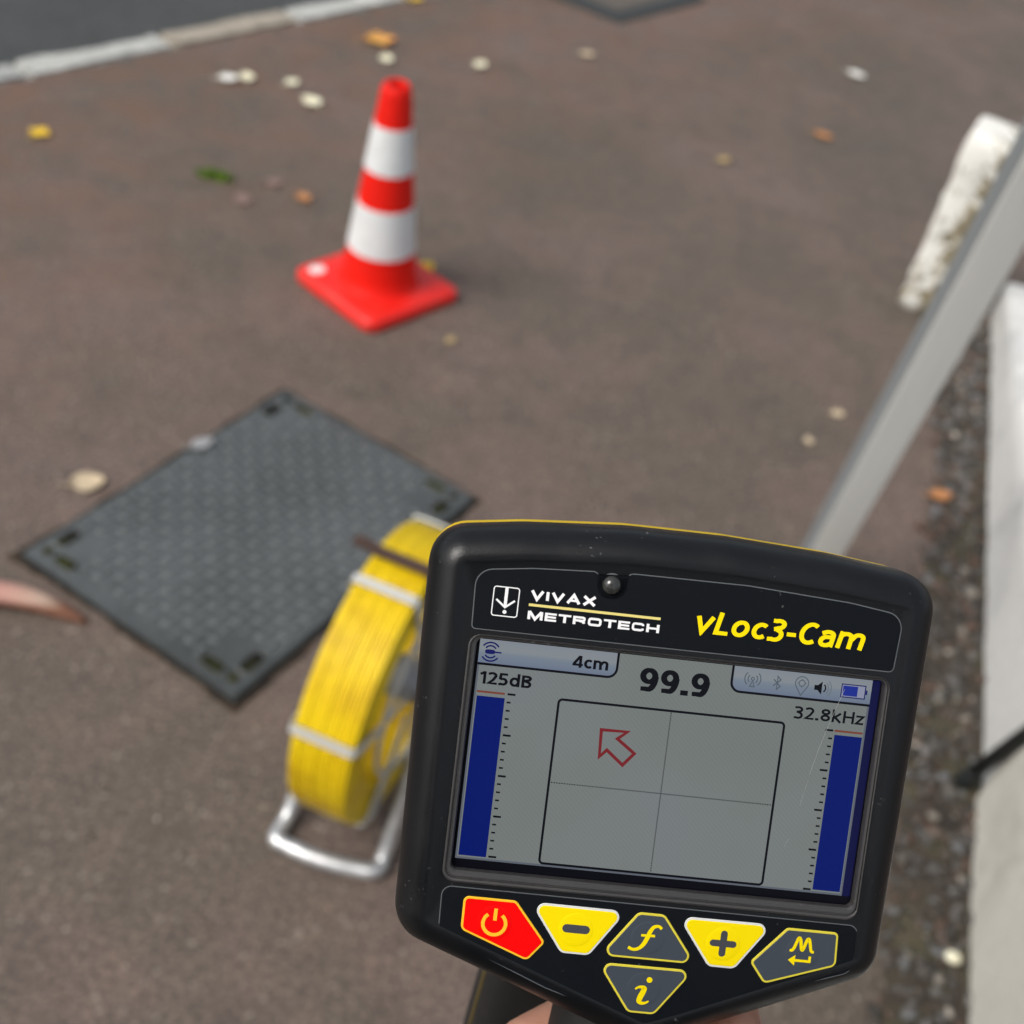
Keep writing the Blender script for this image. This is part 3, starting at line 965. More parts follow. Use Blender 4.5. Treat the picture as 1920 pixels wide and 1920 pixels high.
# brown strap over the top, its end standing out on the left
bm = bmesh.new()
a = math.radians(91)
sp = []
for x, dr_ in ((-HW - .028, .012), (-HW - .018, .013), (-HW - .006, .011), (-HW + .01, .0085), (0, .0085), (HW - .008, .0085), (HW + .004, .004), (HW + .0105, -.02), (HW + .0105, -.06)):
    sp.append((x, (RO + dr_) * math.cos(a), HZ + (RO + dr_) * math.sin(a)))
tn = Vector((0, -math.sin(a), math.cos(a))); nr = Vector((0, math.cos(a), math.sin(a)))
rings = []
for i, p in enumerate(sp):
    p = Vector(p)
    up = Vector((1, 0, 0)) if i > 6 else nr
    rings.append([bm.verts.new(p + tn * su * .008 + up * sw * .003) for su, sw in ((-1, -1), (1, -1), (1, 1), (-1, 1))])
for A, B_ in zip(rings, rings[1:]):
    for q in range(4): bm.faces.new((A[q], A[(q + 1) % 4], B_[(q + 1) % 4], B_[q]))
bm.faces.new(rings[0]); bm.faces.new(rings[-1])
from_bm('strap', bm, 'brown_leather', reel)

# ------------------------------------------------------------------ leaning aluminium bar, black hose
b0 = Vector((.612, 1.862, 0)); b1 = Vector((.555, 1.535, 1.0))
ax = (b1 - b0).normalized()
LEN = 1.75
view = ((b0 + b1) / 2 - Vector((0, 0, 1.6))).normalized()
side = ax.cross(view).normalized(); fr = side.cross(ax).normalized()
if fr.dot(view) > 0: fr = -fr
if side.x < 0: side = -side
rot = math.radians(24)
wdir = (side * math.cos(rot) - fr * math.sin(rot)); ddir = (fr * math.cos(rot) + side * math.sin(rot))
Mx = Matrix((( *wdir, ), ( *ddir, ), ( *ax, ))).transposed().to_4x4()
barE = empty('aluminium_bar')
barE.matrix_world = Matrix.Translation(b0) @ Mx
tag(barE, 'long silver aluminium bar leaning across the right side', 'bar')
bm = bmesh.new()
A_, D_ = .062, .048
o_pts = rounded([(-A_ / 2 * 1000, -D_ / 2 * 1000), (A_ / 2 * 1000, -D_ / 2 * 1000), (A_ / 2 * 1000, D_ / 2 * 1000), (-A_ / 2 * 1000, D_ / 2 * 1000)], 3, 0, 4)
loft('profile', [(o_pts, 12), (o_pts, 400), (o_pts, 900), (o_pts, LEN * 1000 - 4)], 'brushed_aluminium', barE, True, True, 40)
o_in = [p * .96 for p in o_pts]
loft('end_cap', [(o_in, -8), (o_pts, 0), (o_pts, 11.9)], 'black_rubber', barE, True, True, 40)

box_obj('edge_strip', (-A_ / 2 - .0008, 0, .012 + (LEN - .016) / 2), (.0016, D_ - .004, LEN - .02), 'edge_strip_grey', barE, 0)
rod = empty('black_rod', (.846, 1.392, 0))
tag(rod, 'black rod standing at the foot of the white wall at the right edge', 'rod')
rd = Vector((.005, -.33, 1)).normalized()
bm = bmesh.new(); tube(bm, [rd * .03, rd * .6, rd * 1.25], .0125, 14)
from_bm('shaft', bm, 'black_rubber', rod, True)
bm = bmesh.new(); tube(bm, [rd * .006, rd * .012, rd * .06, rd * .065], [.011, .0155, .0155, .013], 14)
from_bm('ferrule', bm, 'black_rubber', rod)

# ------------------------------------------------------------------ fallen leaves, moss, small debris
def leafmat(name, col, col2):
    m, nt, b = base_mat(name, col, .6, .35)
    v = coords(nt)
    c = mix(nt, ramp(nt, noise_n(nt, v, 40, 4), [(.35, K0_), (.65, W1)]), col, col2)
    nt.links.new(c, b.inputs['Base Color'])
leafmat('leaf_cream', (.88, .85, .66), (.80, .75, .54))
leafmat('leaf_white', (.88, .87, .80), (.76, .75, .70))
leafmat('leaf_yellow', (.85, .58, .04), (.75, .48, .05))
leafmat('leaf_orange', (.50, .20, .07), (.42, .22, .10))
leafmat('smudge_grey', (.36, .36, .37), (.28, .29, .29))
leafmat('leaf_tan', (.45, .34, .17), (.36, .26, .12))
leafmat('leaf_pink', (.27, .17, .15), (.21, .15, .125))
leafmat('leaf_yellow_green', (.55, .50, .03), (.70, .42, .05))
leafmat('leaf_gold_rust', (.72, .45, .06), (.62, .26, .10))
leafmat('leaf_apricot', (.62, .50, .34), (.50, .40, .27))

def leaf(x, y, L, W_, rz, curl, mat, label, z=.003, tilt=0, group=None, lobes=0, seed=0):
    L *= 1.12; W_ *= 1.12
    vs, fs = [], []
    nu_, nv2 = 10, 6
    rnd_ = random.Random(seed)
    for i in range(nu_ + 1):
        u = i / nu_
        w_ = W_ / 2 * (math.sin(math.pi * u ** .8) ** .75 + .02)
        if lobes: w_ *= 1 + .3 * math.cos(u * math.pi * 2 * lobes)
        for j in range(nv2 + 1):
            t = j / nv2 * 2 - 1
            hz = .55 * curl * L * (.9 * t * t + .8 * (u - .45) ** 2) + .0012 * noise.noise(Vector((u * 6, t * 4, seed)))
            vs.append((L * (u - .5), t * w_, z + hz))
        if i:
            for j in range(nv2):
                a0 = (i - 1) * (nv2 + 1) + j
                fs.append((a0, a0 + 1, a0 + nv2 + 2, a0 + nv2 + 1))
    s0 = len(vs)
    for k in range(4):                                  # stalk
        px = -L * .5 - L * .1 * k
        for dy, dz in ((-.0008, 0), (.0008, 0), (0, .0014)):
            vs.append((px, dy + .003 * k * k * .3, z + curl * L * .16 + dz))
        if k:
            for q in range(3):
                a0, a1 = s0 + (k - 1) * 3 + q, s0 + (k - 1) * 3 + (q + 1) % 3
                fs.append((a0, a1, a1 + 3, a0 + 3))
    o = from_py('fallen_leaf', vs, fs, mat, None, True)
    o.location = (x, y, 0); o.rotation_euler = (tilt, 0, rz)
    sm = o.modifiers.new('thickness', 'SOLIDIFY'); sm.thickness = .0007
    return tag(o, label, 'leaf', group or 'fallen leaves on the pavement')
LV = [
 (-1.108, 3.515, .052, .045, .4, .25, 'leaf_white', 'left one of two touching cream leaves near the kerb'),
 (-1.062, 3.548, .050, .042, 2.1, .3, 'leaf_cream', 'right one of two touching cream leaves near the kerb'),
 (-.929, 3.582, .042, .036, 1.0, .25, 'leaf_cream', 'small pale leaf just behind the larger cream leaf left of the cone tip'),
 (-.842, 3.473, .060, .052, 2.6, .28, 'leaf_cream', 'larger cream leaf left of the cone tip'),
 (-.868, 4.352, .058, .05, .2, .25, 'leaf_white', 'whitish leaf next to the kerb at the top edge'),
 (-.706, 3.905, .048, .042, 1.9, .3, 'leaf_cream', 'cream leaf overlapping a golden leaf above the cone'),
 (-.757, 4.05, .095, .08, .5, .18, 'leaf_gold_rust', 'large golden rusty leaf above the cone'),
 (-.411, 4.02, .048, .040, 1.2, .3, 'leaf_cream', 'lone pale leaf to the right of the cone tip'),
 (-.075, 4.311, .046, .038, .3, .25, 'leaf_apricot', 'pale apricot leaf below the dark sunken cover'),
 (.919, 4.671, .062, .046, -.5, .2, 'leaf_white', 'white leaf far right above the stone post'),
 (.757, 4.038, .062, .042, -.4, .15, 'leaf_orange', 'bright orange leaf left of the stone post top'),
 (.42, 3.682, .045, .034, .8, .2, 'leaf_tan', 'small tan leaf in the open middle of the pavement'),
 (-1.441, 2.948, .050, .044, 1.4, .2, 'leaf_yellow', 'single yellow leaf near the left edge'),
 (-.711, 2.90, .044, .036, 2.4, .2, 'leaf_orange', 'orange leaf left of the cone between the white bands'),
 (-.801, 2.948, .045, .034, .7, .1, 'leaf_pink', 'dull pink leaf between the moss tuft and the orange leaf'),
 (-.852, 2.829, .050, .036, 2.2, .1, 'leaf_pink', 'dull pink leaf just below the moss tuft'),
 (-.790, 1.665, .058, .048, .5, .22, 'leaf_apricot', 'tan leaf lying against the upper left edge of the grey cover'),
 (-.340, 2.668, .055, .045, 1.0, .35, 'leaf_yellow_green', 'yellow green leaf sticking out behind the cone base'),
 (-.733, 4.495, .06, .05, .2, .2, 'leaf_yellow', 'yellow leaf cut by the top edge above the cone'),
 (.70, 2.422, .030, .025, .4, .15, 'leaf_apricot', 'upper of two small pale leaves left of the silver bar'),
 (.623, 2.291, .024, .020, 1.8, .15, 'leaf_apricot', 'lower of two small pale leaves left of the silver bar'),
 (-.222, 2.389, .026, .02, 1.2, .15, 'leaf_tan', 'tiny tan leaf right of the front corner of the cone base'),
 (.903, 2.16, .046, .034, .3, .2, 'leaf_orange', 'orange leaf on the gravel beside the white wall'),
]
for i, a in enumerate(LV):
    o = leaf(*a, seed=i * 1.7, lobes=(2 if a[6] in ('leaf_gold_rust', 'leaf_yellow') else 0))
    if i == 22: o.location.z = .02
o = leaf(-.625, 1.829, .046, .026, .9, .05, 'smudge_grey', 'greyish smudge on the grey cover', z=ZT + .007, seed=51)  # greyish smudge on the cover, drawn with the leaf shape

# pale pebble on the gravel
bm = bmesh.new(); bmesh.ops.create_icosphere(bm, subdivisions=3, radius=1)
for v_ in bm.verts:
    v_.co = Vector((v_.co.x * .013, v_.co.y * .010, v_.co.z * .008)) * (1 + .15 * noise.noise(v_.co * 1.5))
o = from_bm('pebble', bm, 'leaf_cream', None, True); o.location = (.775, 1.035, .026)
tag(o, 'cream pebble on the gravel near the wall at lower right', 'pebble')

# moss tuft
bm = bmesh.new(); rnd = random.Random(12)
for k in range(260):
    a = rnd.random() * 6.28; r = rnd.random() ** .6
    x, y = .050 * r * math.cos(a), .024 * r * math.sin(a)
    h = .012 + .014 * (1 - r) * rnd.random() + .004
    d = Vector((rnd.uniform(-.5, .5), rnd.uniform(-.5, .5), 1)).normalized()
    s_v = Vector((math.cos(a * 3), math.sin(a * 3), 0)) * .0022
    p = Vector((x, y, 0)); t_ = p + d * h
    bm.faces.new([bm.verts.new(p - s_v), bm.verts.new(p + s_v), bm.verts.new(t_ + s_v * .3), bm.verts.new(t_ - s_v * .3)])
m, nt, b = base_mat('moss_green', (.14, .26, .03), .8, .2)
v = coords(nt)
nt.links.new(ramp(nt, noise_n(nt, v, 70, 2), [(.35, (.10, .20, .02)), (.65, (.22, .36, .04))]), b.inputs['Base Color'])
o = from_bm('moss_tuft', bm, 'moss_green'); o.location = (-.952, 2.915, 0)
tag(o, 'small green moss tuft on the pavement left of the cone', 'moss')

# curled red leaf at the left edge
m, nt, b = base_mat('leaf_red_pink', (.5, .2, .16), .55, .35)
t = N(nt, 'ShaderNodeTexCoord'); s_ = N(nt, 'ShaderNodeSeparateXYZ'); nt.links.new(t.outputs['Generated'], s_.inputs[0])
c1 = ramp(nt, s_.outputs['X'], [(.25, (.46, .17, .16)), (.6, (.52, .32, .25)), (.8, (.50, .40, .31)), (1, (.40, .34, .28))])
c2 = ramp(nt, s_.outputs['Z'], [(.45, (.26, .07, .035)), (.8, (1, 1, 1))])
nt.links.new(mix(nt, 1, c1, mix(nt, ramp(nt, s_.outputs['Z'], [(.5, K0_), (.72, W1)]), (.42, .22, .16), (1, 1, 1)), 'MULTIPLY'), b.inputs['Base Color'])  # lower part darkened: the shade of the underside is painted in
vs, fs = [], []
for i in range(21):
    u = i / 20
    x = -.93 + u * .272; yb = 1.335 + .018 * math.sin(u * 3.0) - .03 * (1 - u) ** 2 + .0 * u
    rad = .017 * (math.sin(math.pi * min(1, .12 + u * .86)) ** .7) + .0015
    for j in range(11):
        a = math.radians(-60 + 300 * j / 10)
        vs.append((x, yb + rad * 1.2 * math.cos(a), .002 + rad * .95 + rad * .95 * math.sin(a) + .004 * math.sin(u * 5)))
    if i:
        for j in range(10):
            a0 = (i - 1) * 11 + j
            fs.append((a0, a0 + 1, a0 + 12, a0 + 11))
o = from_py('curled_leaf', vs, fs, 'leaf_red_pink', None, True)
sm = o.modifiers.new('thickness', 'SOLIDIFY'); sm.thickness = .001
tag(o, 'curled red and pink dry leaf at the left edge by the grey cover', 'leaf')

# ------------------------------------------------------------------ the cable locator in the foreground
DR = Matrix(((0.99415, -0.09126, 0.05782), (0.10045, 0.58385, -0.80563), (0.03976, 0.80672, 0.5896)))
dev = empty('cable_locator')
dev.matrix_world = Matrix.Translation((.04867, .18692, 1.3673)) @ DR.to_quaternion().normalized().to_matrix().to_4x4()
tag(dev, 'black handheld cable locator with a lit screen and coloured keys', 'locator')
DINV = dev.matrix_world.inverted()

OUT = [(-61.9, 51.6), (-60.7, -47.6), (3.6, -71.8), (60.0, -47.3), (61.7, 52.4), (36, 55.2), (10, 56.6), (-15, 56.5), (-40, 54.6)]
RAD = [9.5, 10, 11, 9, 9.5, 60, 60, 60, 60]
n_out = lambda ins: rounded(OUT, RAD, ins, 8, 1.6)
SCR_O = [(-50.3, 28.3), (-50.3, -32.3), (51.4, -32.3), (51.4, 28.3)]
SCR_I = [(-48.3, 27.4), (-48.3, -29.2), (49.9, -29.2), (49.9, 27.4)]

# front shell: bevelled rim around a flat face with an opening for the screen
rings = [(0.2, -15), (0, -13.5), (0, -7.5), (.35, -5.2), (1.2, -3.3), (2.7, -1.5), (4.4, -.35), (5.9, .25), (7.0, .42), (7.9, .30), (8.6, .0)]
bm = bmesh.new()
RR = [[bm.verts.new((p.x * MM, p.y * MM, z * MM)) for p in n_out(i_)] for i_, z in rings]
for A, B_ in zip(RR, RR[1:]):
    n = len(A)
    for k in range(n): bm.faces.new((A[k], A[(k + 1) % n], B_[(k + 1) % n], B_[k]))
hole = [bm.verts.new((p.x * MM, p.y * MM, 0)) for p in rounded(SCR_O, 3, .25, 5)]
he = [bm.edges.new((hole[k], hole[(k + 1) % len(hole)])) for k in range(len(hole))]
bm.edges.ensure_lookup_table()
oe = [bm.edges.get((RR[-1][k], RR[-1][(k + 1) % len(RR[-1])])) for k in range(len(RR[-1]))]
bmesh.ops.triangle_fill(bm, use_beauty=True, edges=he + oe, normal=(0, 0, 1))
o = from_bm('front_shell', bm, 'housing_black', dev)
auto_smooth(o, 38)
# yellow rear shell, a hair wider along its top edge
up_shift = lambda pts, k: [Vector((p.x, p.y + (k if p.y > 40 else 0))) for p in pts]
loft('rear_shell', [(n_out(.55), -15.2), (n_out(.33), -16.5), (n_out(.33), -22), (up_shift(n_out(3), 0), -32), (n_out(9), -39)], 'rear_yellow', dev, True, True)

# upper label panel with notch for the lamp
TP = [(-50.2, 43.3), (-49.8, 29.6), (51.3, 29.9), (52.0, 43.4), (39, 45.1), (14, 46.5), (-12, 46.3), (-14.6, 46.2), (-15.0, 40.1), (-21.4, 40.0), (-21.8, 45.9), (-37, 45.0)]
TPR = [4, .8, 1, 4, 30, 30, 2, 1.2, 3.2, 3.2, 1.2, 30]
tp = plate('label_panel', TP, TPR, 0, .32, 'panel_black', dev, .12)
rim = rounded(TP, TPR, -.12, 6)
strokes('panel_edge_glint', [([(p.x, p.y) for p in rim], .30, True)], .14, 'edge_grey', tp)  # painted highlight: grey line for the light caught along the panel edge
bm = bmesh.new()
bmesh.ops.create_uvsphere(bm, u_segments=24, v_segments=14, radius=.0023)
for v_ in bm.verts: v_.co = Vector((v_.co.x - .0183, v_.co.y + .0432, max(-.0005, v_.co.z * .75) + .0003))
o = from_bm('status_lamp', bm, 'lamp_dome', dev, True)
strokes('lamp_collar', [(arc(-18.3, 43.2, 2.65, 0, 345, 24), .45, True)], .12, 'edge_grey', o)

Z = .34
# emblem: boxed arrow over a dot
bx = rounded([(-45.85, 40.15), (-45.85, 33.0), (-39.6, 33.0), (-39.6, 40.15)], .7, .12, 4)
strokes('emblem', [([(p.x, p.y) for p in bx], .26, True), ([(-42.72, 39.9), (-42.72, 35.6)], .75, False), ([(-44.95, 37.0), (-42.72, 35.25), (-40.55, 37.0)], .48, False), (arc(-42.7, 34.15, .22, 0, 330, 10), .5, True)], Z, 'print_white', tp)
# wide grotesque capitals drawn as strokes
def glyph(ch):
    """unit box glyph strokes (0..1, 0..1) with relative stroke kind v(ertical)/h(orizontal)"""
    G = {
     'V': [([(0, 1), (.5, 0.04), (1, 1)], 'd')], 'I': [([(.5, 0), (.5, 1)], 'v')],
     'A': [([(0, 0), (.5, .96), (1, 0)], 'd'), ([(.22, .27), (.78, .27)], 'h')],
     'X': [([(0, 1), (1, 0)], 'd'), ([(0, 0), (1, 1)], 'd')],
     'M': [([(0, 0), (0, 1)], 'v'), ([(1, 0), (1, 1)], 'v'), ([(.02, .97), (.5, .08), (.98, .97)], 'd')],
     'E': [([(0, 0), (0, 1)], 'v'), ([(0, 1), (1.16, 1)], 'H'), ([(0, .5), (1.1, .5)], 'h'), ([(0, 0), (1.16, 0)], 'B')],
     'T': [([(.5, 0), (.5, 1)], 'v'), ([(-.14, 1), (1.14, 1)], 'H')],
     'R': [([(0, 0), (0, 1)], 'v'), ([(0, 1), (.82, 1), (.97, .92), (1, .76), (.97, .56), (.82, .48), (0, .48)], 'p'), ([(.5, .46), (.82, .40), (.92, .3), (.96, 0)], 'q')],
     'O': [([(.2, 0), (.06, .07), (0, .24), (0, .76), (.06, .93), (.2, 1), (.8, 1), (.94, .93), (1, .76), (1, .24), (.94, .07), (.8, 0)], 'o')],
     'C': [([(1, .3), (.98, .12), (.82, 0), (.2, 0), (.06, .07), (0, .24), (0, .76), (.06, .93), (.2, 1), (.82, 1), (.98, .88), (1, .7)], 'p')],
     'H': [([(0, 0), (0, 1)], 'v'), ([(1, 0), (1, 1)], 'v'), ([(0, .5), (1, .5)], 'h')],
    }
    return G[ch]
def wide_text(name, word, x0, x1, y0, y1, z, mat, parent, widths, gap):
    tot = sum(widths[c_] for c_ in word) + gap * (len(word) - 1)
    k = (x1 - x0) / tot
    h = y1 - y0
    sv, sh = h * .34, h * .25
    x = x0; S = []
    for ch in word:
        w = widths[ch] * k
        for pts, kind in glyph(ch):
            wd = {'v': sv, 'd': sv * .98, 'h': sh, 'H': sh, 'B': sh, 'p': sh * 1.08, 'q': sv * .95, 'o': sh * 1.15}[kind]
            P = []
            for u, t in pts:
                px = x + sv / 2 + u * (w - sv)
                py = y0 + (t * (h - (0 if kind in 'v' else wd)) + (0 if kind == 'v' else wd / 2))
                if kind == 'd' and ch in 'VAXM':
                    py = y0 + t * h
                P.append((px, py))
            S.append((P, wd, kind == 'o'))
        x += w + gap * k
    return strokes(name, S, z, mat, parent)
WID = dict(V=1.18, I=.34, A=1.25, X=1.2, M=1.3, E=1.0, T=1.08, R=1.1, O=1.2, C=1.1, H=1.12)
wide_text('lettering', 'VIVAX', -37.1, -21.4, 37.85, 39.95, Z, 'print_white', tp, WID, .12)
wide_text('lettering', 'METROTECH', -37.2, -5.8, 33.05, 35.05, Z, 'print_white', tp, WID, .16)
strokes('rule', [([(-37.2, 36.5), (-5.8, 36.5)], .62, False)], Z, 'print_pale_yellow', tp)
text('lettering', 'vLoc3-Cam', 1.9, 44.3, 34.2, 39.6, Z, 'print_yellow', tp, .175, .22, .10, .18)

# screen bezel with its ridges
tv = [(-.0, -.2), (.04, .35), (.18, .55), (.32, .40), (.38, .05), (.5, .05), (.58, .62), (.85, .48), (.97, .1), (1.0, -.3), (1.0, -1.9)]
def lerp_ring(t):
    A = rounded(SCR_O, 3, 0, 6); B_ = rounded(SCR_I, 1.6, 0, 6)
    return [a * (1 - t) + b_ * t for a, b_ in zip(A, B_)]
loft('screen_bezel', [(lerp_ring(t_), z) for t_, z in tv], 'bezel_black', dev, False, False, 30)
scr = plate('screen', [(-49.5, 28), (-49.5, -30), (51, -30), (51, 28)], 1, -2.6, -1.6, 'lcd_well', dev, .05)
ZS = -1.52
def sp_(x, y): return (x - 47.52, 26.93 - y)
def rect(x0, y0, x1, y1): return [sp_(x0, y0), sp_(x1, y0), sp_(x1, y1), sp_(x0, y1)]
polyflat('display_field', [rect(0, 0, 95.04, 53.86)], ZS, 'lcd_field', scr)
strokes('display_rim', [([sp_(.22, 6.3), sp_(.22, 53.6), sp_(94.8, 53.6), sp_(94.8, 6.3)], .45, False)], ZS + .02, 'lcd_rim', scr)
polyflat('display_edge', [rect(95.04, .0, 97.0, 53.9)], ZS, 'lcd_edge_blue', scr)
# tabs along the top
def tab(name, x0, x1, yb, r, left):
    P = rounded([sp_(x0, 0), sp_(x0, yb), sp_(x1, yb), sp_(x1, 0)], [.01, r if left else .01, .01 if left else r, .01], 0, 6)
    polyflat(name, [[(p.x, p.y) for p in P]], ZS + .03, 'lcd_tab', scr)
tab('status_tab', 0, 33.3, 6.1, 2.4, False)
tab('status_tab', 60.9, 95.04, 6.2, 2.4, True)
c1_ = arc(31.0, 3.8, 2.2, 0, 90, 6); c1_ = [sp_(x, y) for x, y in c1_]
strokes('tab_outline', [([sp_(33.2, 0)] + c1_ + [sp_(0, 6.0)], .58, False)], ZS + .05, 'lcd_black', scr)
c2_ = [sp_(x, y) for x, y in arc(63.2, 4.0, 2.2, 180, 90, 6)]
strokes('tab_outline', [([sp_(61.0, 0)] + c2_ + [sp_(95.04, 6.2)], .58, False)], ZS + .05, 'lcd_black', scr)
ZT2 = ZS + .07
def stext(body, x0, x1, yb, yt, bold=.185, mat='lcd_black', stem=.14):
    text('display_text', body, x0 - 47.52, x1 - 47.52, 26.93 - yb, 26.93 - yt, ZT2, mat, scr, bold, 0, .10, stem)
stext('4cm', 22.5, 31.1, 4.5, 1.55)
stext('125dB', .8, 13.4, 10.75, 7.75)
stext('99.9', 38.8, 56.0, 8.5, 2.75, .185, 'lcd_black', .42)
stext('32.8kHz', 77.0, 94.2, 11.15, 8.15, .165, 'lcd_black', .10)
# level bars, their caps and scales
polyflat('level_bar', [rect(.7, 13.75, 7.4, 53.0)], ZT2, 'lcd_blue', scr)
polyflat('level_bar', [rect(87.6, 14.2, 94.4, 53.0)], ZT2, 'lcd_blue', scr)
polyflat('level_limit', [rect(.6, 12.45, 7.3, 12.95)], ZT2, 'lcd_bar_top', scr)
polyflat('level_limit', [rect(87.5, 12.95, 94.4, 13.45)], ZT2, 'lcd_bar_top', scr)
tk = []
for k in range(21):
    y = 12.7 + (52.75 - 12.7) * k / 20; mj = k % 5 == 0
    tk.append(([sp_(7.95, y), sp_(9.85 if mj else 8.9, y)], .5 if mj else .42, False))
strokes('level_scale', tk, ZT2, 'lcd_black', scr)
tk = []
for k in range(21):
    y = 13.2 + (53.0 - 13.2) * k / 20; mj = k % 5 == 0
    tk.append(([sp_(87.15, y), sp_(85.25 if mj else 86.2, y)], .5 if mj else .42, False))
strokes('level_scale', tk, ZT2, 'lcd_black', scr)
bp = rounded([sp_(20.3, 12.6), sp_(20.3, 53.1), sp_(75.1, 53.1), sp_(75.1, 12.6)], .9, 0, 5)
strokes('target_frame', [([(p.x, p.y) for p in bp], .58, True)], ZT2, 'lcd_black', scr)
ds = [([sp_(47.5, 13 + .62 * k), sp_(47.5, 13 + .62 * k + .34)], .24, False) for k in range(64)]
ds += [([sp_(20.8 + .62 * k, 32.95), sp_(20.8 + .62 * k + .34, 32.95)], .24, False) for k in range(87)]
strokes('crosshair', ds, ZT2, 'lcd_black', scr)
ar = [(31.3, 18.9), (37.6, 18.8), (35.4, 20.7), (39.9, 23.9), (37.4, 27.0), (33.2, 23.7), (31.6, 25.5)]
strokes('direction_arrow', [([sp_(*p) for p in ar], .78, True)], ZT2, 'lcd_red', scr)
# sonde icon
cx, cy = 2.75, 2.95
S = [([sp_(*p) for p in arc(cx, cy, r, a0, a1, 10)], .38, False) for r in (1.45, 2.25) for a0, a1 in ((-145, -35), (35, 145))]
S.append(([sp_(cx + .6, cy), sp_(cx + 2.6, cy)], .36, False))
strokes('sonde_icon', S, ZT2, 'lcd_icon_blue', scr)
el = [sp_(cx - .1 + 1.2 * math.copysign(abs(math.cos(a)) ** .6, math.cos(a)), cy + .55 * math.copysign(abs(math.sin(a)) ** .6, math.sin(a))) for a in [2 * math.pi * k / 20 for k in range(20)]]
polyflat('sonde_icon', [el], ZT2 + .01, 'lcd_icon_blue', scr)
# antenna
cx, cy = 66.0, 2.7
S = [([sp_(*p) for p in arc(cx, cy, r, a0, a1, 8)], .26, False) for r in (1.15, 1.95) for a0, a1 in ((-48, 48), (132, 228))]
S += [([sp_(*p) for p in arc(cx, cy, .38, 0, 324, 9)], .24, True), ([sp_(cx, cy + .4), sp_(cx - .55, cy + 1.9), sp_(cx + .55, cy + 1.9)], .26, True)]
strokes('antenna_icon', S, ZT2, 'lcd_ink_grey', scr)
cx, cy = 72.0, 3.05
strokes('wireless_icon', [([sp_(cx - .9, cy - .8), sp_(cx + .8, cy + .8), sp_(cx, cy + 1.6), sp_(cx, cy - 1.6), sp_(cx + .8, cy - .8), sp_(cx - .9, cy + .8)], .3, False)], ZT2, 'lcd_ink_grey', scr)
cx, cy = 78.0, 2.5
pin = [sp_(*p) for p in arc(cx, cy, 1.6, 150, 390, 16)] + [sp_(cx, cy + 3.0)]
strokes('position_icon', [(pin, .24, True), ([sp_(*p) for p in arc(cx, cy, .75, 0, 330, 11)], .22, True)] +
        [([sp_(cx + .55 * dx, cy + .55 * dy), sp_(cx + 1.1 * dx, cy + 1.1 * dy)], .2, False) for dx, dy in ((1, 0), (-1, 0), (0, 1), (0, -1))], ZT2, 'lcd_ink_grey', scr)
cx, cy = 82.6, 3.15
polyflat('speaker_icon', [[sp_(cx - 1.5, cy - .6), sp_(cx - .7, cy - .6), sp_(cx + .35, cy - 1.6), sp_(cx + .35, cy + 1.6), sp_(cx - .7, cy + .6), sp_(cx - 1.5, cy + .6)]], ZT2, 'lcd_black', scr)
strokes('speaker_icon', [([sp_(*p) for p in arc(cx + .1, cy, 1.15, -50, 50, 8)], .34, False)], ZT2, 'lcd_black', scr)
strokes('speaker_icon', [([sp_(*p) for p in arc(cx + .1, cy, r, -45, 45, 8)], .24, False) for r in (1.85, 2.55)], ZT2, 'lcd_ink_pale', scr)
polyflat('battery_icon', [rect(87.9, 1.75, 93.4, 4.6)], ZT2, 'lcd_battery_white', scr)
polyflat('battery_icon', [rect(88.1, 1.95, 91.7, 4.4)], ZT2 + .02, 'lcd_battery_blue', scr)
strokes('battery_icon', [([sp_(87.75, 1.6), sp_(93.55, 1.6), sp_(93.55, 4.75), sp_(87.75, 4.75)], .26, True), ([sp_(93.9, 2.6), sp_(93.9, 3.7)], .4, False)], ZT2 + .04, 'lcd_icon_blue', scr)
strokes('scratch', [([sp_(*p) for p in [(88.5, 2.8), (86.2, 10.5), (84.2, 18.2), (82.9, 24.5)]], .09, False), ([sp_(82.7, 26.0), sp_(81.6, 32.5)], .06, False), ([sp_(80.0, 41), sp_(79.2, 43)], .06, False)], ZT2 + .08, 'scratch', scr)

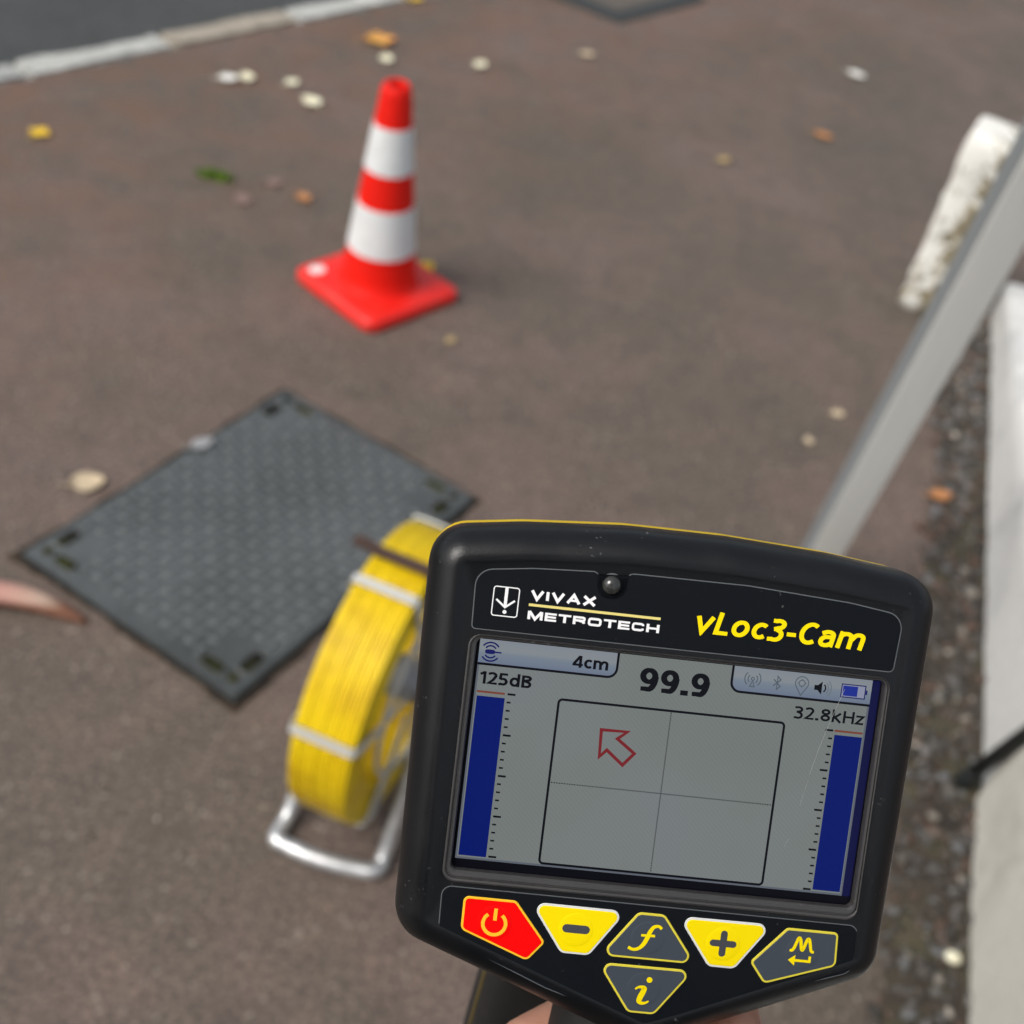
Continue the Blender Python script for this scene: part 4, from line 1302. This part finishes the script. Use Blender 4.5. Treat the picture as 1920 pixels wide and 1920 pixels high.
# keypad panel and keys
KP = [(-49.7, -33.5), (-49.4, -45.2), (-22, -56.4), (2.6, -63.4), (24, -55.0), (52.1, -45.1), (52.0, -33.6)]
kp = plate('keypad_panel', KP, [2.2, 3.5, 30, 5, 30, 3.5, 2.2], 0, .30, 'panel_black', dev, .12)
rim = rounded(KP, [2.2, 3.5, 30, 5, 30, 3.5, 2.2], -.12, 6)
strokes('panel_edge_glint', [([(p.x, p.y) for p in rim], .26, True)], .13, 'edge_grey', kp)  # grey line paints the edge highlight of the keypad panel
def key(pts, radii, fill, line, lw=.62):
    k = plate('key', pts, radii, .25, .62, fill, dev, .18, 0.45)
    rb = rounded(pts, radii, 0, 6)
    plate('key_border', pts, radii, .25, .52, line, k, .12)
    # the raised key stands inside its printed border
    return k
KEYS = [
 ([(-44.4, -35.3), (-31.7, -35.3), (-23.6, -45.0), (-27.5, -50.0), (-44.3, -43.7)], [1.4, 1.6, 1.2, 1.6, 1.8], 'key_red', 'key_orange_line'),
 ([(-28.4, -35.2), (-4.8, -35.3), (-12.7, -47.2), (-19.6, -47.2)], [1.9, 1.9, 2.2, 2.2], 'key_yellow', 'key_white_line'),
 ([(-2.0, -35.2), (4.5, -35.2), (13.6, -46.9), (-10.2, -46.9)], [2, 2, 1.8, 1.8], 'key_grey', 'key_yellow_line'),
 ([(-10.4, -48.6), (13.4, -48.5), (5.0, -60.5), (-1.6, -60.5)], [1.8, 1.8, 2, 2], 'key_grey', 'key_yellow_line'),
 ([(7.6, -35.2), (31.2, -35.1), (23.1, -47.1), (16.6, -47.1)], [1.9, 1.9, 2.2, 2.2], 'key_yellow', 'key_white_line'),
 ([(34.7, -35.5), (47.4, -35.5), (47.9, -44.0), (30.8, -50.1), (26.7, -44.9)], [1.4, 1.2, 1.8, 1.6, 1.2], 'key_grey', 'key_yellow_line'),
]
KO_ = [key(*k) for k in KEYS]
ZK = .74
for k_, (cx, cy), (_, _, fill, _) in zip(KO_, [(-36.4, -41.2), (-16.6, -41.0), (1.0, -41.4), (1.6, -54.2), (19.5, -41.0), (39.0, -41.4)], KEYS):
    loft('key_dome', [([Vector((cx + r * math.cos(2 * math.pi * q / 36), cy + r * math.sin(2 * math.pi * q / 36))) for q in range(36)], z) for r, z in ((4.3, .60), (4.05, .655), (3.6, .69), (2.0, .70))], fill, k_)
strokes('symbol', [(arc(-36.4, -41.4, 2.75, 128, 412, 26), .85, False), ([(-36.35, -37.6), (-36.35, -40.6)], .85, False)], ZK, 'key_orange_line', KO_[0])
def pill(cx, cy, l, w, a=0):
    P = arc(cx + l / 2 - w / 2, cy, w / 2, -90, 90, 8) + arc(cx - l / 2 + w / 2, cy, w / 2, 90, 270, 8)
    ca, sa = math.cos(a), math.sin(a)
    return [(cx + (x - cx) * ca - (y - cy) * sa, cy + (x - cx) * sa + (y - cy) * ca) for x, y in P]
polyflat('symbol', [pill(-16.6, -40.8, 6.7, 2.1)], ZK, 'key_symbol_dark', KO_[1])
polyflat('symbol', [pill(19.45, -40.9, 6.6, 1.65), pill(19.45, -40.9, 6.6, 1.65, math.pi / 2)], ZK, 'key_symbol_dark', KO_[4])
def brush(name, pts, ws, z, mat, parent, n=6):
    P = smooth_path([(x, y, 0) for x, y in pts], n)
    m_ = len(P)
    L, R = [], []
    for i, p in enumerate(P):
        d = (P[min(i + 1, m_ - 1)] - P[max(i - 1, 0)]).normalized()
        t = i / (m_ - 1) * (len(ws) - 1); j = min(int(t), len(ws) - 2)
        w = ws[j] + (ws[j + 1] - ws[j]) * (t - j)
        L.append((p.x - d.y * w / 2, p.y + d.x * w / 2)); R.append((p.x + d.y * w / 2, p.y - d.x * w / 2))
    vs = [(x * MM, y * MM, z * MM) for x, y in L + R]
    return from_py(name, vs, [(m_ + i, m_ + i + 1, i + 1, i) for i in range(m_ - 1)], mat, parent)
brush('symbol', [(4.1, -38.75), (3.3, -38.15), (2.1, -38.5), (1.35, -39.8), (.9, -41.2), (.2, -42.8), (-.8, -44.0), (-2.2, -44.45), (-3.5, -44.0)], [.75, .7, .85, 1.05, 1.1, 1.05, .85, .75, .8], ZK, 'print_yellow', KO_[2])
strokes('symbol', [([(-.7, -40.75), (2.7, -40.65)], .62, False)], ZK + .005, 'print_yellow', KO_[2])
brush('symbol', [(-.45, -54.35), (.3, -53.8), (1.1, -53.7), (1.75, -54.0), (1.5, -55.0), (1.0, -56.3), (.85, -57.3), (1.5, -57.75), (2.4, -57.6), (3.2, -57.1)], [.4, .6, .8, 1.25, 1.35, 1.4, 1.25, .8, .6, .4], ZK, 'print_yellow', KO_[3])
polyflat('symbol', [arc(2.75, -51.75, .72, 0, 345, 20)], ZK, 'print_yellow', KO_[3])
brush('symbol', [(35.9, -40.85), (36.5, -40.85), (37.0, -40.0), (37.75, -37.7), (38.3, -38.2), (38.75, -40.4), (39.2, -40.4), (39.8, -38.2), (40.3, -37.7), (40.75, -39.0), (41.2, -40.7), (41.9, -40.85)], [.6, .75, .75, .75, .8, .75, .75, .8, .75, .75, .7, .6], ZK, 'print_yellow', KO_[5], 5)
polyflat('symbol', [[(35.8, -43.35), (37.5, -42.0), (37.5, -44.7)]], ZK, 'print_yellow', KO_[5])
strokes('symbol', [([(37.4, -43.35), (41.1, -43.35), (41.1, -42.05)], .65, False)], ZK + .004, 'print_yellow', KO_[5])

# body below the head: grip, lower bridge and long antenna blade (built in world space, then re-parented)
def to_dev(o):
    o.data.transform(DINV)
    o.parent = dev
    return o
SX = .049
def wbox(name, c, s, mat, bev):
    bm = bmesh.new(); bm_box(bm, *c, *s)
    bmesh.ops.bevel(bm, geom=bm.edges[:], offset=bev, segments=3, affect='EDGES', profile=.6)
    o = from_bm(name, bm, mat); auto_smooth(o, 50)
    return to_dev(o)
wbox('antenna_blade', (SX, .2215, .66), (.052, .046, 1.23), 'handle_black', .010)
wbox('blade_stripe', (SX - .0245, .2105, .64), (.004, .006, 1.16), 'stripe_shaded_yellow', .001)
wbox('blade_foot', (SX, .2215, .045), (.058, .052, .07), 'handle_black', .010)
bm = bmesh.new()
tube(bm, smooth_path([(.053, .212, 1.322), (.053, .190, 1.312), (.053, .162, 1.290), (.053, .150, 1.25), (.053, .152, 1.205), (.052, .172, 1.175), (.051, .205, 1.165)], 6), .0155, 16)
to_dev(from_bm('grip', bm, 'handle_black', None, True))

# ------------------------------------------------------------------ hand holding the grip
def build_hand():
    bm = bmesh.new()
    def cap(pts, rad, n=14):
        P = [Vector(p) for p in pts]
        tube(bm, P, rad, n)
        for p, r in ((P[0], rad[0]), (P[-1], rad[-1])):
            bmesh.ops.create_icosphere(bm, subdivisions=2, radius=r, matrix=Matrix.Translation(p))
        for p, r in zip(P[1:-1], rad[1:-1]):
            bmesh.ops.create_icosphere(bm, subdivisions=2, radius=r * .99, matrix=Matrix.Translation(p))
    gx, gy = .053, .150
    # four fingers wrapped round the far side of the grip, tips coming back on the left
    for z, l, r in ((1.2775, 1.0, .0088), (1.2575, 1.05, .0092), (1.2380, 1.0, .0088), (1.2205, .85, .0078)):
        k = .0155 + r * .92
        knu = (gx + k + .006, gy + .020, z)
        pip = (gx + .006, gy + k + .004, z - .001)
        dip = (gx - k * .86, gy + k * .35 * l, z - .003)
        tip = (gx - k * .80, gy - k * .62 * l, z - .004)
        cap([knu, ((knu[0] + pip[0]) / 2 + .004, (knu[1] + pip[1]) / 2 + .004, z), pip, dip, tip], [r * 1.15, r * 1.05, r * 1.06, r * .96, r * .80])
    # palm on the right side
    cap([(.082, .168, 1.292), (.085, .168, 1.268), (.084, .162, 1.242)], [.0125, .0135, .012])
    cap([(.083, .148, 1.296), (.087, .143, 1.268), (.085, .140, 1.238)], [.0125, .0155, .0135])
    cap([(.081, .168, 1.290), (.084, .144, 1.254), (.093, .116, 1.226)], [.012, .017, .019])
    cap([(.083, .164, 1.246), (.088, .136, 1.233), (.098, .112, 1.215)], [.012, .015, .017])
    # thumb: leaves the side of the palm, lies along the near side of the grip
    cap([(.092, .128, 1.250), (.087, .128, 1.270), (.075, .1240, 1.278), (.060, .1245, 1.277)], [.0165, .0135, .0108, .0088])
    # wrist, forearm, upper arm
    cap([(.096, .115, 1.222), (.116, .062, 1.185), (.15, -.02, 1.135), (.215, -.16, 1.06)], [.021, .0265, .036, .041])
    cap([(.215, -.16, 1.06), (.245, -.25, 1.2), (.235, -.36, 1.41)], [.043, .050, .058])
    # head, neck, trunk, legs of the standing person behind the camera
    cap([(.02, -.33, 1.60), (.02, -.335, 1.655), (.02, -.35, 1.69)], [.072, .082, .085], 20)
    cap([(.02, -.255, 1.628), (.02, -.245, 1.615)], [.016, .014])
    cap([(.03, -.38, 1.44), (.02, -.35, 1.57)], [.062, .056], 18)
    for sx in (-1, 1):
        cap([(.03 + sx * .07, -.37, 1.40), (.03 + sx * .075, -.38, 1.20), (.03 + sx * .07, -.38, 1.0), (.03 + sx * .075, -.38, .92)], [.105, .105, .10, .105], 20)
        cap([(.03 + sx * .05, -.38, 1.42), (.03 + sx * .20, -.37, 1.415)], [.065, .058], 18)
        cap([(.03 + sx * .09, -.38, .92), (.03 + sx * .10, -.36, .50), (.03 + sx * .105, -.38, .09)], [.092, .062, .042], 18)
        cap([(.03 + sx * .105, -.40, .045), (.03 + sx * .12, -.24, .032)], [.042, .030], 14)
        cap([(.02 + sx * .083, -.36, 1.665), (.02 + sx * .083, -.36, 1.635)], [.012, .009])
    # left arm up to the phone, fingers folded behind it
    cap([(-.185, -.36, 1.41), (-.245, -.26, 1.22), (-.235, -.20, 1.15)], [.058, .05, .043])
    cap([(-.235, -.20, 1.15), (-.19, -.13, 1.33), (-.125, -.085, 1.50)], [.041, .036, .026])
    cap([(-.122, -.083, 1.505), (-.108, -.068, 1.55), (-.102, -.06, 1.585)], [.026, .026, .018])
    for k, z in enumerate((1.545, 1.565, 1.585, 1.603)):
        cap([(-.10, -.062, z), (-.088, -.036, z + .003), (-.068, -.030, z + .004)], [.0095, .0088, .0072])
    cap([(-.105, -.078, 1.545), (-.085, -.075, 1.575), (-.066, -.066, 1.59)], [.0125, .0105, .0088])
    o = from_bm('person', bm, 'skin')
    r_ = o.modifiers.new('remesh', 'REMESH'); r_.mode = 'VOXEL'; r_.voxel_size = .0026; r_.use_smooth_shade = True
    s_ = o.modifiers.new('smooth', 'SMOOTH'); s_.iterations = 3; s_.factor = .5
    dg = bpy.context.evaluated_depsgraph_get()
    me = bpy.data.meshes.new_from_object(o.evaluated_get(dg))
    o.modifiers.clear()
    o.data = me
    me.materials.clear(); me.materials.append(MATS['skin'])
    me.polygons.foreach_set('use_smooth', [True] * len(me.polygons))
    return o
hand = build_hand()
tag(hand, 'person whose bare hand grips the handle under the locator', 'person')
def cloth(name, mat, limbs):
    bm = bmesh.new()
    for pts, rad in limbs:
        tube(bm, pts, rad, 18)
        for p, r in zip(pts, rad):
            bmesh.ops.create_icosphere(bm, subdivisions=2, radius=r * .985, matrix=Matrix.Translation(p))
    o = from_bm(name, bm, mat)
    r_ = o.modifiers.new('remesh', 'REMESH'); r_.mode = 'VOXEL'; r_.voxel_size = .009; r_.use_smooth_shade = True
    s_ = o.modifiers.new('smooth', 'SMOOTH'); s_.iterations = 4
    o.parent = hand
    return o
jl = [([(.135, .012, 1.156), (.16, -.04, 1.12), (.215, -.16, 1.06)], [.046, .05, .055]), ([(.215, -.16, 1.06), (.245, -.25, 1.2), (.235, -.36, 1.41)], [.056, .064, .074]),
      ([(-.185, -.36, 1.41), (-.245, -.26, 1.22), (-.235, -.20, 1.15)], [.074, .064, .057]), ([(-.235, -.20, 1.15), (-.19, -.13, 1.33), (-.145, -.10, 1.44)], [.055, .05, .043])]
for sx in (-1, 1):
    jl += [([(.03 + sx * .07, -.37, 1.40), (.03 + sx * .075, -.38, 1.20), (.03 + sx * .075, -.38, .96)], [.122, .122, .12]), ([(.03 + sx * .05, -.38, 1.42), (.03 + sx * .20, -.37, 1.415)], [.082, .074])]
cloth('jacket', 'sleeve_cloth', jl)
tl = []
for sx in (-1, 1):
    tl.append(([(.03 + sx * .08, -.38, .95), (.03 + sx * .09, -.38, .86), (.03 + sx * .10, -.36, .50), (.03 + sx * .105, -.38, .12)], [.115, .108, .078, .064]))
cloth('trousers', 'trouser_cloth', tl)
bm = bmesh.new()
for sx in (-1, 1):
    bm2 = bmesh.new()
    tube(bm2, [(.03 + sx * .105, -.405, .05), (.03 + sx * .112, -.33, .05), (.03 + sx * .12, -.23, .04), (.03 + sx * .121, -.205, .036)], [.05, .053, .044, .030], 16)
    from_bm('shoe', bm2, 'black_rubber', hand, True)
bm.free()
bm = bmesh.new()
bmesh.ops.create_uvsphere(bm, u_segments=28, v_segments=18, radius=1)
for v_ in bm.verts:
    v_.co = Vector((.02 + v_.co.x * .094, -.362 + v_.co.y * .098, 1.70 + v_.co.z * .085)) + v_.co.normalized() * .004 * noise.noise(v_.co * 6)
bmesh.ops.delete(bm, geom=[v_ for v_ in bm.verts if v_.co.z < 1.685 - (v_.co.y + .30) * -.55], context='VERTS')
from_bm('hair', bm, 'hair_dark', hand, True)
# the phone that takes the picture, its lens just at the camera
box_obj('phone', (0, 0, 0), (.150, .072, .008), 'phone_dark', None, .003)
ph = bpy.data.objects['phone']
ph.matrix_world = cam.matrix_world @ Matrix.Translation((0.005, -.012, .009))
tag(ph, 'dark phone held above the locator', 'phone')
